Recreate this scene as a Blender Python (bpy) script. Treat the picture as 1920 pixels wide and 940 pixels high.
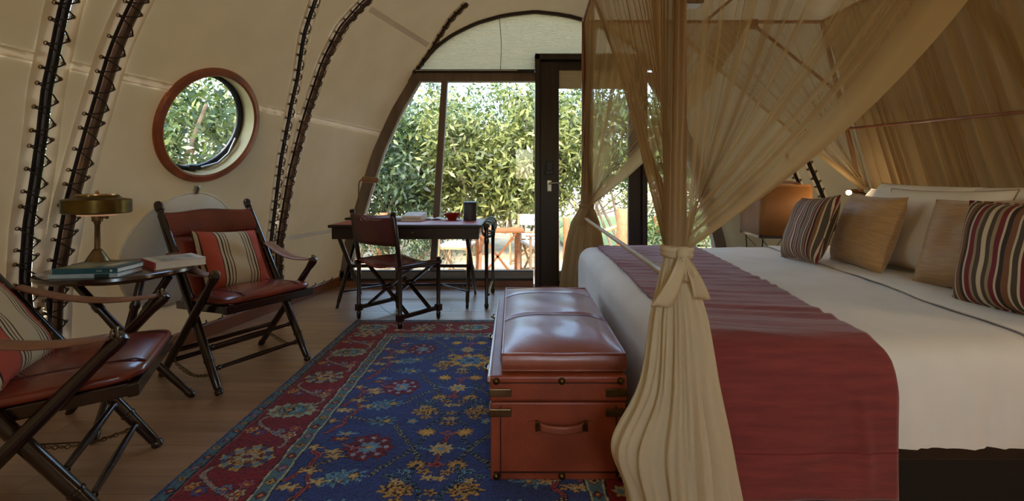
import bpy, math, random
import numpy as np
from mathutils import Vector, Matrix, Euler
PI = math.pi
for o in list(bpy.data.objects): bpy.data.objects.remove(o)
SC = bpy.context.scene
COL = SC.collection
rng = random.Random(7)
nrs = np.random.RandomState(11)

# ------------------------------------------------------------------ camera, world, sun, exposure
cam = bpy.data.cameras.new('camera'); cam.sensor_width = 36; cam.lens = 853/1920*36
cam.shift_y = -(470-346)/1920; cam.clip_start = .02; cam.clip_end = 300
co = bpy.data.objects.new('camera', cam); COL.objects.link(co)
co.location = (0, 0, 1.05); co.rotation_euler = (PI/2, 0, 0); SC.camera = co

w = bpy.data.worlds.new('sky'); SC.world = w; w.use_nodes = True
nt = w.node_tree; bg = nt.nodes['Background']
sky = nt.nodes.new('ShaderNodeTexSky'); sky.sky_type = 'NISHITA'; sky.sun_disc = False
sky.sun_elevation = math.radians(48); sky.sun_rotation = math.radians(200); sky.air_density = 1.2; sky.dust_density = 2.0
nt.links.new(sky.outputs[0], bg.inputs[0]); bg.inputs[1].default_value = 1.6
sd = bpy.data.lights.new('sun', 'SUN'); sd.energy = 2.4; sd.angle = math.radians(.6); sd.color = (1, .93, .82)
so = bpy.data.objects.new('sun', sd); COL.objects.link(so); so.location = (0, -6, 12)
so.rotation_euler = (math.radians(42), math.radians(-14), math.radians(0))   # from behind the tent, high
SC.view_settings.view_transform = 'Standard'; SC.view_settings.look = 'None'
SC.view_settings.exposure = .55; SC.view_settings.gamma = 1

# ------------------------------------------------------------------ helpers
def lin(c):
    r = []
    for x in c[:3]:
        x /= 255.; r.append(x/12.92 if x <= .04045 else ((x+.055)/1.055)**2.4)
    return (*r, 1)

MATS = {}
def mat(name, c1, c2=None, scale=8, rough=.5, metal=0, bump=0, bscale=60, stretch=(1, 1, 1), spec=.5, coat=0,
        trans=0, tcol=None, emit=None, estr=0, detail=3, rnd=0, sheen=0, coatr=.15):
    if name in MATS: return MATS[name]
    m = bpy.data.materials.new(name); m.use_nodes = True; n = m.node_tree.nodes; l = m.node_tree.links
    b = n['Principled BSDF']; out = n['Material Output']
    b.inputs['Roughness'].default_value = rough; b.inputs['Metallic'].default_value = metal
    b.inputs['Specular IOR Level'].default_value = spec; b.inputs['Coat Weight'].default_value = coat
    b.inputs['Coat Roughness'].default_value = coatr; b.inputs['Sheen Weight'].default_value = sheen
    b.inputs['Base Color'].default_value = lin(c1)
    tc = n.new('ShaderNodeTexCoord'); mp = n.new('ShaderNodeMapping'); mp.inputs['Scale'].default_value = stretch
    l.new(tc.outputs['Object'], mp.inputs[0]); col = None
    if c2 is not None:
        t = n.new('ShaderNodeTexNoise'); t.inputs['Scale'].default_value = scale; t.inputs['Detail'].default_value = detail
        l.new(mp.outputs[0], t.inputs['Vector'])
        mr = n.new('ShaderNodeMapRange'); mr.inputs[1].default_value = .3; mr.inputs[2].default_value = .7
        l.new(t.outputs[0], mr.inputs[0])
        mx = n.new('ShaderNodeMix'); mx.data_type = 'RGBA'; mx.inputs[6].default_value = lin(c1); mx.inputs[7].default_value = lin(c2)
        l.new(mr.outputs[0], mx.inputs[0]); col = mx.outputs[2]
        if rnd:
            oi = n.new('ShaderNodeObjectInfo'); hs = n.new('ShaderNodeHueSaturation')
            m2 = n.new('ShaderNodeMapRange'); m2.inputs[3].default_value = 1-rnd; m2.inputs[4].default_value = 1+rnd
            l.new(oi.outputs['Random'], m2.inputs[0]); l.new(m2.outputs[0], hs.inputs['Value']); l.new(col, hs.inputs['Color']); col = hs.outputs[0]
        l.new(col, b.inputs['Base Color'])
    if bump:
        t2 = n.new('ShaderNodeTexNoise'); t2.inputs['Scale'].default_value = bscale; t2.inputs['Detail'].default_value = 4
        l.new(mp.outputs[0], t2.inputs['Vector'])
        bp = n.new('ShaderNodeBump'); bp.inputs['Strength'].default_value = bump; bp.inputs['Distance'].default_value = .01
        l.new(t2.outputs[0], bp.inputs['Height']); l.new(bp.outputs[0], b.inputs['Normal'])
    if trans:
        tr = n.new('ShaderNodeBsdfTranslucent'); tr.inputs[0].default_value = lin(tcol or c1)
        ms = n.new('ShaderNodeMixShader'); ms.inputs[0].default_value = trans
        l.new(b.outputs[0], ms.inputs[1]); l.new(tr.outputs[0], ms.inputs[2]); l.new(ms.outputs[0], out.inputs[0])
    if emit:
        b.inputs['Emission Color'].default_value = lin(emit); b.inputs['Emission Strength'].default_value = estr
    MATS[name] = m; return m

def stripe_mat(name, stops, axis=0, span=.44, rough=.85):
    """woven stripes: constant colour ramp across one object axis"""
    m = bpy.data.materials.new(name); m.use_nodes = True; n = m.node_tree.nodes; l = m.node_tree.links; b = n['Principled BSDF']
    b.inputs['Roughness'].default_value = rough; b.inputs['Specular IOR Level'].default_value = .2
    tc = n.new('ShaderNodeTexCoord'); sp = n.new('ShaderNodeSeparateXYZ'); l.new(tc.outputs['Object'], sp.inputs[0])
    mr = n.new('ShaderNodeMapRange'); mr.inputs[1].default_value = -span/2; mr.inputs[2].default_value = span/2
    l.new(sp.outputs[axis], mr.inputs[0])
    # up to 32 stops per ramp: chain two ramps
    groups = [stops[:30], stops[30:]] if len(stops) > 30 else [stops]
    outs = []
    for g in groups:
        cr = n.new('ShaderNodeValToRGB'); cr.color_ramp.interpolation = 'CONSTANT'
        els = cr.color_ramp.elements
        while len(els) < len(g): els.new(.5)
        for e, (p, c) in zip(sorted(els, key=lambda e: e.position), g): pass
        for i, (p, c) in enumerate(g): els[i].position = p; els[i].color = lin(c)
        l.new(mr.outputs[0], cr.inputs[0]); outs.append(cr.outputs[0])
    if len(outs) == 2:
        gt = n.new('ShaderNodeMath'); gt.operation = 'GREATER_THAN'; gt.inputs[1].default_value = groups[1][0][0]
        l.new(mr.outputs[0], gt.inputs[0]); mx = n.new('ShaderNodeMix'); mx.data_type = 'RGBA'
        l.new(gt.outputs[0], mx.inputs[0]); l.new(outs[0], mx.inputs[6]); l.new(outs[1], mx.inputs[7]); c = mx.outputs[2]
    else: c = outs[0]
    l.new(c, b.inputs['Base Color'])
    t2 = n.new('ShaderNodeTexNoise'); t2.inputs['Scale'].default_value = 300; l.new(tc.outputs['Object'], t2.inputs['Vector'])
    bp = n.new('ShaderNodeBump'); bp.inputs['Strength'].default_value = .25; bp.inputs['Distance'].default_value = .003
    l.new(t2.outputs[0], bp.inputs['Height']); l.new(bp.outputs[0], b.inputs['Normal'])
    return m

def even(colors_widths):
    tot = sum(wd for _, wd in colors_widths); p = 0; r = []
    for c, wd in colors_widths: r.append((p/tot, c)); p += wd
    return r

class MB:
    def __init__(s): s.v = []; s.f = []
    def add(s, vs, fs):
        k = len(s.v); s.v += [tuple(x) for x in vs]; s.f += [tuple(i+k for i in f) for f in fs]; return s
    def box(s, c, d, R=None):
        c = Vector(c); vs = []
        for z in (-1, 1):
            for x, y in ((-1, -1), (1, -1), (1, 1), (-1, 1)):
                p = Vector((x*d[0]/2, y*d[1]/2, z*d[2]/2)); vs.append(c+(R @ p if R else p))
        return s.add(vs, [(3, 2, 1, 0), (4, 5, 6, 7), (0, 1, 5, 4), (1, 2, 6, 5), (2, 3, 7, 6), (3, 0, 4, 7)])
    def hexa(s, bot, top):
        return s.add(list(bot)+list(top), [(3, 2, 1, 0), (4, 5, 6, 7), (0, 1, 5, 4), (1, 2, 6, 5), (2, 3, 7, 6), (3, 0, 4, 7)])
    def bar(s, p0, p1, wd, dp=None, up=(0, 0, 1)):
        """square bar from p0 to p1; wd across, dp along 'up'-ish"""
        p0 = Vector(p0); p1 = Vector(p1); d = (p1-p0).normalized(); u = Vector(up)
        if abs(d.dot(u)) > .98: u = Vector((1, 0, 0))
        a = d.cross(u).normalized(); b = a.cross(d).normalized(); dp = dp or wd
        q = lambda c: [c-a*wd/2-b*dp/2, c+a*wd/2-b*dp/2, c+a*wd/2+b*dp/2, c-a*wd/2+b*dp/2]
        return s.hexa(q(p0), q(p1))
    def tube(s, pts, rad, n=10, cap=True, closed=False, ell=None):
        pts = [Vector(p) for p in pts]; N = len(pts)
        if not hasattr(rad, '__len__'): rad = [rad]*N
        u = None; vs = []
        for i, p in enumerate(pts):
            if closed: t = pts[(i+1) % N]-pts[i-1]
            else: t = pts[min(i+1, N-1)]-pts[max(i-1, 0)]
            if t.length < 1e-9: t = Vector((0, 0, 1))
            t.normalize()
            if u is None:
                a = Vector((0, 0, 1)) if abs(t.z) < .9 else Vector((1, 0, 0)); u = a.cross(t).normalized()
            else:
                u = u-t*u.dot(t); u = u.normalized() if u.length > 1e-6 else t.orthogonal().normalized()
            b = t.cross(u)
            for k in range(n):
                an = 2*PI*k/n; vs.append(p+(u*math.cos(an)+b*math.sin(an))*rad[i])
        fs = []
        for i in range(N if closed else N-1):
            j = (i+1) % N
            for k in range(n): fs.append((i*n+k, i*n+(k+1) % n, j*n+(k+1) % n, j*n+k))
        if cap and not closed: fs += [tuple(range(n-1, -1, -1)), tuple((N-1)*n+k for k in range(n))]
        return s.add(vs, fs)
    def post(s, p0, p1, prof, n=12):
        """turned post: prof = [(fraction, radius)...]"""
        p0 = Vector(p0); p1 = Vector(p1); return s.tube([p0.lerp(p1, f) for f, r in prof], [r for f, r in prof], n)
    def lathe(s, prof, c=(0, 0, 0), n=32, M=None):
        c = Vector(c); vs = []; fs = []; N = len(prof)
        for r, z in prof:
            for k in range(n):
                a = 2*PI*k/n; p = Vector((r*math.cos(a), r*math.sin(a), z)); vs.append(c+(M @ p if M else p))
        for i in range(N-1):
            for k in range(n): fs.append((i*n+k, i*n+(k+1) % n, (i+1)*n+(k+1) % n, (i+1)*n+k))
        if prof[0][0] > 1e-6: fs.append(tuple(range(n-1, -1, -1)))
        if prof[-1][0] > 1e-6: fs.append(tuple((N-1)*n+k for k in range(n)))
        return s.add(vs, fs)
    def grid(s, F, nu, nv, closeu=False):
        vs = [F(i/(nu if closeu else nu-1), j/(nv-1)) for j in range(nv) for i in range(nu)]; fs = []
        for j in range(nv-1):
            for i in range(nu if closeu else nu-1):
                fs.append((j*nu+i, j*nu+(i+1) % nu, (j+1)*nu+(i+1) % nu, (j+1)*nu+i))
        return s.add(vs, fs)
    def torus(s, c, R, r, ax=(0, 0, 1), n=16, m=8, sy=1):
        c = Vector(c); ax = Vector(ax).normalized(); u = ax.orthogonal().normalized(); b = ax.cross(u)
        return s.tube([c+u*math.cos(2*PI*k/n)*R+b*math.sin(2*PI*k/n)*R*sy for k in range(n)], r, m, closed=True)
    def sphere(s, c, r, n=16, sz=1, M=None):
        return s.lathe([(max(1e-7, r*math.sin(PI*i/10)), -r*sz*math.cos(PI*i/10)) for i in range(11)], c, n, M)
    def build(s, name, m, parent=None, smooth=True, bevel=0, local=False, solid=0, sub=0, ang=40, seg=2):
        me = bpy.data.meshes.new(name)
        vs = np.array(s.v, dtype=float)
        if local: off = np.zeros(3)
        elif parent is None:
            off = np.array([(vs[:, 0].min()+vs[:, 0].max())/2, (vs[:, 1].min()+vs[:, 1].max())/2, vs[:, 2].min()])
        else: off = np.array(wloc(parent))
        me.from_pydata((vs-off).tolist(), [], s.f); me.update()
        if m: me.materials.append(m)
        o = bpy.data.objects.new(name, me); COL.objects.link(o)
        if parent is not None: o.parent = parent
        elif not local: o.location = off
        fin(o, smooth, bevel, solid, sub, ang, seg); return o

def wloc(o):
    p = Vector((0, 0, 0))
    while o is not None: p += o.location; o = o.parent
    return p

def fin(o, smooth=True, bevel=0, solid=0, sub=0, ang=40, seg=2):
    me = o.data
    if smooth:
        me.polygons.foreach_set('use_smooth', [True]*len(me.polygons))
        try: me.set_sharp_from_angle(angle=math.radians(ang))
        except Exception: pass
    if solid:
        k = o.modifiers.new('thick', 'SOLIDIFY'); k.thickness = solid; k.offset = 0
    if bevel:
        k = o.modifiers.new('bevel', 'BEVEL'); k.width = bevel; k.segments = seg; k.limit_method = 'ANGLE'; k.angle_limit = math.radians(35)
    if sub:
        k = o.modifiers.new('sub', 'SUBSURF'); k.levels = k.render_levels = sub

def tag(o, label=None, cat=None, group=None, kind=None):
    if label: o['label'] = label
    if cat: o['category'] = cat
    if group: o['group'] = group
    if kind: o['kind'] = kind
    return o
def thing(name, label, cat, loc=(0, 0, 0), rz=0, group=None):
    o = bpy.data.objects.new(name, None); COL.objects.link(o); o.location = loc; o.rotation_euler = (0, 0, rz); o.empty_display_size = .1
    return tag(o, label, cat, group)
def setting(name, loc=(0, 0, 0), label=None):
    o = bpy.data.objects.new(name, None); COL.objects.link(o); o.location = loc; o['kind'] = 'structure'
    if label: o['label'] = label
    return o
def copy_tree(o, parent=None):
    c = o.copy(); COL.objects.link(c)
    if parent is not None: c.parent = parent
    for ch in [x for x in bpy.data.objects if x.parent == o]: copy_tree(ch, c)
    return c
def inst(name, me, parent, loc, rot=None, scale=None):
    o = bpy.data.objects.new(name, me); COL.objects.link(o); o.parent = parent; o.location = Vector(loc)-(wloc(parent) if parent else Vector())
    if rot is not None: o.rotation_mode = 'QUATERNION'; o.rotation_quaternion = rot
    if scale: o.scale = scale
    return o
def smoothstep(a, b, x):
    t = min(1, max(0, (x-a)/(b-a))); return t*t*(3-2*t)
def interp(x, xs, ys): return float(np.interp(x, xs, ys))
def bez(p0, p1, p2, n):
    p0, p1, p2 = Vector(p0), Vector(p1), Vector(p2)
    return [p0*(1-t)**2+p1*2*t*(1-t)+p2*t*t for t in [i/(n-1) for i in range(n)]]
def wob(x, seed=0):
    return (math.sin(x*1.7+seed)+math.sin(x*3.1+seed*2.3)*.6+math.sin(x*5.3+seed*.7)*.35)/1.95

# ------------------------------------------------------------------ materials
DARKWOOD = mat('dark_mahogany', (42, 18, 12), (20, 8, 6), 14, .24, bump=.05, stretch=(1, 1, .2), coat=.3)
DESKWOOD = mat('desk_wood', (38, 20, 14), (22, 11, 8), 10, .32, stretch=(.3, 1, 1), coat=.25)
TABLEWOOD = mat('table_wood', (62, 30, 20), (36, 17, 12), 9, .2, stretch=(.4, 2, 1), coat=.5)
LEATHER = mat('red_brown_leather', (132, 52, 36), (94, 34, 24), 5, .27, bump=.08, bscale=160, coat=.4)
LEATHER_D = mat('dark_leather', (84, 32, 24), (58, 20, 15), 5, .36, bump=.12, bscale=160)
LEATHER_T = mat('trunk_leather', (164, 80, 50), (130, 57, 34), 6, .42, bump=.18, bscale=120)
LEATHER_C = mat('trunk_cushion_leather', (164, 92, 68), (130, 66, 48), 5, .36, bump=.10, bscale=90, coat=.2)
STRAP = mat('strap_leather', (150, 110, 84), (122, 82, 60), 12, .45, bump=.2, bscale=150)
SEAM = mat('seam_thread', (58, 22, 16), rough=.6)
BRASS = mat('aged_brass', (118, 98, 52), (78, 66, 36), 9, .3, metal=1)
BRONZE = mat('dark_bronze', (136, 116, 84), (96, 78, 54), 12, .34, metal=1)
STEEL = mat('brushed_steel', (170, 170, 165), rough=.3, metal=1)
BLACK = mat('black_metal', (22, 22, 22), (14, 14, 14), 8, .4)
CANVAS = mat('tent_canvas', (184, 181, 164), (172, 168, 149), 3, .85, bump=.06, bscale=220, spec=.15, trans=.028, tcol=(218, 180, 124))
CANVAS_BAND = mat('canvas_band', (246, 238, 218), (238, 228, 206), 6, .85, spec=.15, trans=.031, tcol=(236, 206, 160))
FLAP = mat('flap_canvas', (236, 232, 218), (224, 218, 202), 4, .8, bump=.1, bscale=150, spec=.15)
GAP = mat('lace_gap', (30, 22, 18), (18, 13, 11), 12, .8)
ROPE = mat('lace_cord', (46, 34, 24), (28, 20, 15), 60, .8)
POLE = mat('bent_rib_pole', (96, 70, 46), (66, 44, 28), 10, .6)
EYELET = mat('brass_eyelet', (140, 116, 72), rough=.35, metal=1)
RINGWOOD = mat('window_ring_wood', (164, 88, 48), (120, 60, 32), 9, .4, bump=.06, coat=.2)
BASEWOOD = mat('baseboard_wood', (150, 92, 52), (120, 70, 38), 8, .4, stretch=(1, .2, 1), coat=.15)
FRAMEWOOD = mat('window_frame_wood', (128, 112, 98), (98, 84, 72), 10, .5, stretch=(1, 1, .15))
DOORWOOD = mat('door_wood', (54, 40, 34), (36, 26, 22), 12, .45, bump=.08, bscale=40, stretch=(3, 3, .12))
SILLGREY = mat('sill_grey', (150, 146, 140), (132, 128, 122), 6, .5)
PLANK = mat('floor_plank', (190, 152, 114), (160, 120, 84), 5, .38, bump=.05, bscale=30, stretch=(.35, 4, 1), rnd=.16, coat=1.0, coatr=.34, spec=.7, detail=6)
SUBFLOOR = mat('subfloor', (60, 40, 26), (46, 30, 20), 4, .8)
WHITE_LINEN = mat('white_linen', (232, 228, 220), (222, 218, 208), 4, .85, bump=.15, bscale=18, spec=.2, sheen=.1)
CREAM_LINEN = mat('cream_linen', (228, 214, 192), (216, 200, 176), 5, .85, bump=.14, bscale=26, spec=.2)
TAN_SILK = mat('tan_slub_silk', (184, 138, 78), (158, 116, 62), 14, .5, bump=.35, bscale=30, stretch=(.6, 1, 7), sheen=.3)
RUNNER = mat('red_runner', (134, 50, 46), (112, 38, 36), 16, .8, bump=.25, bscale=40, stretch=(.4, 3, 3), sheen=.25)
PIPING = mat('cord_piping', (150, 112, 84), rough=.7)
CANEWOOD = mat('canopy_pole_wood', (150, 96, 60), (116, 70, 42), 10, .35, stretch=(1, 1, .3), coat=.2)
PALEPOLE = mat('pale_pole_wood', (190, 152, 104), (160, 122, 80), 10, .4)
BASEDARK = mat('bed_base_wood', (44, 24, 14), (28, 15, 9), 8, .5)
PAPER = mat('paper', (232, 230, 222), (222, 220, 210), 30, .8)
SHADE_LEATHER = mat('lampshade_leather', (176, 122, 68), (148, 98, 52), 4, .55, bump=.12, bscale=60, trans=.25, tcol=(200, 130, 60))

# glass
def glass_mat():
    m = bpy.data.materials.new('clear_glass'); m.use_nodes = True; n = m.node_tree.nodes; l = m.node_tree.links
    n.remove(n['Principled BSDF']); t = n.new('ShaderNodeBsdfTransparent'); t.inputs[0].default_value = (.93, .95, .94, 1)
    g = n.new('ShaderNodeBsdfGlossy'); g.inputs['Roughness'].default_value = .02
    f = n.new('ShaderNodeFresnel'); f.inputs[0].default_value = 1.3; ms = n.new('ShaderNodeMixShader')
    l.new(f.outputs[0], ms.inputs[0]); l.new(t.outputs[0], ms.inputs[1]); l.new(g.outputs[0], ms.inputs[2]); l.new(ms.outputs[0], n['Material Output'].inputs[0]); return m
GLASS = glass_mat()
# sheer mosquito net; the 'dens' point attribute is how many layers of cloth are gathered there
def net_mat(name, c1, c2):
    m = bpy.data.materials.new(name); m.use_nodes = True; n = m.node_tree.nodes; l = m.node_tree.links
    n.remove(n['Principled BSDF']); at = n.new('ShaderNodeAttribute'); at.attribute_name = 'dens'
    d = n.new('ShaderNodeBsdfDiffuse'); d.inputs[0].default_value = lin(c1)
    tr = n.new('ShaderNodeBsdfTranslucent'); tr.inputs[0].default_value = lin(c2)
    a = n.new('ShaderNodeMixShader'); a.inputs[0].default_value = .5; l.new(d.outputs[0], a.inputs[1]); l.new(tr.outputs[0], a.inputs[2])
    t = n.new('ShaderNodeBsdfTransparent'); ms = n.new('ShaderNodeMixShader')
    l.new(at.outputs['Fac'], ms.inputs[0]); l.new(t.outputs[0], ms.inputs[1]); l.new(a.outputs[0], ms.inputs[2])
    l.new(ms.outputs[0], n['Material Output'].inputs[0]); return m
NET = net_mat('mosquito_net', (184, 160, 120), (190, 160, 112))
NETCREAM = net_mat('mosquito_net_skirt', (238, 226, 194), (228, 212, 174))

# ------------------------------------------------------------------ tent shell
PZ = [0, .098, .46, .994, 1.40, 1.824, 2.208, 2.465, 2.593, 2.72, 2.804, 2.838]
PX = [2.03, 2.02, 1.97, 1.81, 1.68, 1.487, 1.253, 1.04, .869, .613, .317, 0]
CX = .24
_d = np.linspace(0, 1, 400)
_L = np.concatenate([[0], np.cumsum(np.hypot(np.diff(PX), np.diff(PZ)))]); _L /= _L[-1]
_px = np.interp(_d, _L, PX); _pz = np.interp(_d, _L, PZ)
for _ in range(60):                                   # smooth the polyline into a clean arch
    _px[1:-1] = (_px[:-2]+2*_px[1:-1]+_px[2:])/4; _pz[1:-1] = (_pz[:-2]+2*_pz[1:-1]+_pz[2:])/4
def prof(t): return interp(t, _d, _px), interp(t, _d, _pz)
def profx(z): return interp(z, _pz, _px)
def S(Y):
    if Y > 1.5: return 1+.1*(4.75-Y)
    if Y > 0: return 1.325+.03*(1.5-Y)
    return 1.37*math.sqrt(max(0, 1-(Y/3.4)**2))
def SR(Y):
    if Y < 0: return S(Y)/1.37*1.95
    return interp(Y, [0, 1, 3, 3.8, 4.2, 4.45, 4.75], [1.95, 1.95, 1.95, 1.90, 1.70, 1.38, 1.0])
def wall(Y, t, side):
    x, z = prof(t); return Vector((CX-S(Y)*x if side < 0 else CX+SR(Y)*x, Y, S(Y)*z))
def wallz(Y, z, side=-1):
    s = S(Y); x = profx(z/s); return Vector((CX-s*x if side < 0 else CX+SR(Y)*x, Y, z))
def wnorm(Y, z, side=-1):
    a = wallz(Y+.02, z, side)-wallz(Y-.02, z, side); b = wallz(Y, z+.02, side)-wallz(Y, z-.02, side)
    n = a.cross(b).normalized()
    if n.x*side > 0: n = -n
    return n, a.normalized(), b.normalized()

WC = wallz(2.80, 1.41); WN, WU, _ = wnorm(2.80, 1.41); WV = WN.cross(WU).normalized()
if WV.z < 0: WV = -WV
Ys = list(np.arange(-1.6, 1.5, .1))+list(np.arange(1.5, 4.75, .02))+[4.77]
# laced joints: (heights, depths, gap widths, bent pole shows, cloth band)
LACES = [([.10, .62, .87, 1.09, 1.28, 1.46, 1.64, 1.83, 2.1, 2.7], [2.20, 2.09, 2.045, 2.02, 1.995, 1.965, 1.95, 1.93, 1.92, 1.9], [.05, .04], False, .045),
         ([.10, .62, .98, 1.3, 1.65, 1.93, 2.2, 2.7], [2.26, 2.215, 2.18, 2.172, 2.165, 2.172, 2.18, 2.2], [.062, .055], True, .045),
         ([.10, .39, .82, 1.24, 1.55, 1.82, 2.12, 2.32, 2.7], [3.74, 3.675, 3.57, 3.465, 3.41, 3.33, 3.205, 3.14, 3.04], [.04, .036], False, .04),
         ([.10, .51, .82, 1.16, 1.58, 1.94, 2.26, 2.5, 2.75], [3.83, 3.74, 3.675, 3.615, 3.575, 3.515, 3.49, 3.56, 3.62], [.07, .062], True, .04)]
def cut(c):
    for zs, ys, gw, pole, band in LACES:
        if zs[0] < c.z < zs[-1]-.02 and abs(c.y-interp(c.z, zs, ys)) < gw[0]/2+band-.028: return True
    return abs(c.z-1.58) < .010 and 1.5 < c.y < 4.70
def shell(name, side, t0, t1, nt_):
    mb = MB(); ts = np.linspace(t0, t1, nt_); n = len(ts)
    vs = [wall(Y, t, side) for Y in Ys for t in ts]; fs = []
    for i in range(len(Ys)-1):
        for j in range(n-1):
            q = (i*n+j, i*n+j+1, (i+1)*n+j+1, (i+1)*n+j)
            if side < 0:
                c = sum((vs[k] for k in q), Vector())/4-WC
                if math.hypot(c.dot(WU), c.dot(WV)) < .325 and abs(c.dot(WN)) < .2: continue
                if cut(c+WC): continue
            fs.append(q if side > 0 else q[::-1])
    mb.add(vs, fs); o = mb.build(name, CANVAS, ang=80); o['kind'] = 'structure'; return o
tag(shell('wall_left', -1, 0, .66, 240), 'curved cream canvas tent wall on the left')
tag(shell('wall_right', 1, 0, .66, 50), 'curved cream canvas tent wall beyond the bed')
mb = MB(); ts = list(np.linspace(.66, 1, 16)); n = 31
rows = []
for Y in Ys: rows += [wall(Y, t, -1) for t in ts]+[wall(Y, t, 1) for t in ts[-2::-1]]
mb.add(rows, [(i*n+j, (i+1)*n+j, (i+1)*n+j+1, i*n+j+1) for i in range(len(Ys)-1) for j in range(n-1)])
tag(mb.build('ceiling', CANVAS, ang=80), 'arched cream canvas tent ceiling', kind='structure')

# floor: planks run across the room
fl = setting('floor', (0, 0, 0))
mb = MB(); mb.box((.6, .7, -.0365), (8.6, 8.3, .05)); mb.build('subfloor', SUBFLOOR, fl, smooth=False)
mb = MB(); mb.box((.4, -.95, -.006), (8, 4.4, .011)); mb.build('floor_board_area', PLANK, fl, smooth=False)['kind'] = 'stuff'
mb = MB(); mb.box((2.7, 3.025, -.006), (3.44, 3.55, .011)); mb.build('floor_board_area', PLANK, fl, smooth=False)['kind'] = 'stuff'
pm = {}
for L in (.9, 1.15, 1.4):
    m_ = MB(); wd = .096; b = .0006
    m_.hexa([(-L/2, -wd/2, -.012), (L/2, -wd/2, -.012), (L/2, wd/2, -.012), (-L/2, wd/2, -.012)],
            [(-L/2+b, -wd/2+b, 0), (L/2-b, -wd/2+b, 0), (L/2-b, wd/2-b, 0), (-L/2+b, wd/2-b, 0)])
    me = bpy.data.meshes.new('plank'); me.from_pydata(m_.v, [], m_.f); me.materials.append(PLANK); pm[L] = me
y = 1.30; 
while y < 4.76:
    x = -2.75-rng.random()*.8
    while x < .98:
        L = rng.choice((.9, 1.15, 1.4)); inst('plank', pm[L], fl, (x+L/2, y, rng.uniform(-.0006, 0))); x += L+.001
    y += .0964

# baseboard along the left wall
bb = setting('baseboard_left', wallz(3, 0)+Vector((.02, 0, 0)))
mb = MB(); N = 60
def bbp(i, j):
    Y = .6+4.13*i; base = wallz(Y, .0)
    return [base+Vector((-.02, 0, 0)), base+Vector((.03, 0, 0)), base+Vector((.03, 0, .085)), base+Vector((.022, 0, .095)), base+Vector((-.03, 0, .095))][min(4, int(round(j*4)))]
mb.grid(bbp, N, 5); mb.build('board', BASEWOOD, bb, smooth=False)
hk = MB(); hk.tube([(0, 0, 0), (.018, 0, .004), (.03, 0, .014), (.026, 0, .03)], .0045, 6); me_h = bpy.data.meshes.new('hook'); me_h.from_pydata(hk.v, [], hk.f); me_h.materials.append(BLACK)
Y = 1.4
while Y < 4.6: inst('hook', me_h, bb, wallz(Y, .098)+Vector((.012, 0, 0))); Y += .13

# sewn light seams on the canvas
def seam(name, zz, y0, y1, side=-1, wd=.04, label=None):
    mb = MB()
    def F(u, v):
        Y = y0+(y1-y0)*u; z = zz+(v-.5)*wd; n_, a, b = wnorm(Y, z, side); return wallz(Y, z, side)+n_*.004
    mb.grid(F, 70, 3); o = mb.build(name, CANVAS_BAND); o['kind'] = 'structure'
    if label: o['label'] = label
tn = [0]
def trim_name(): tn[0] += 1; return 'trim_%d' % tn[0]
for y0, y1 in ((1.45, 1.90), (2.02, 2.11), (2.22, 2.53), (3.07, 3.38), (3.46, 3.51), (3.64, 4.72)):
    seam(trim_name(), 1.58, y0, y1)
seam(trim_name(), 2.46, 3.65, 4.6); seam(trim_name(), .6, 3.8, 4.6)

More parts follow.
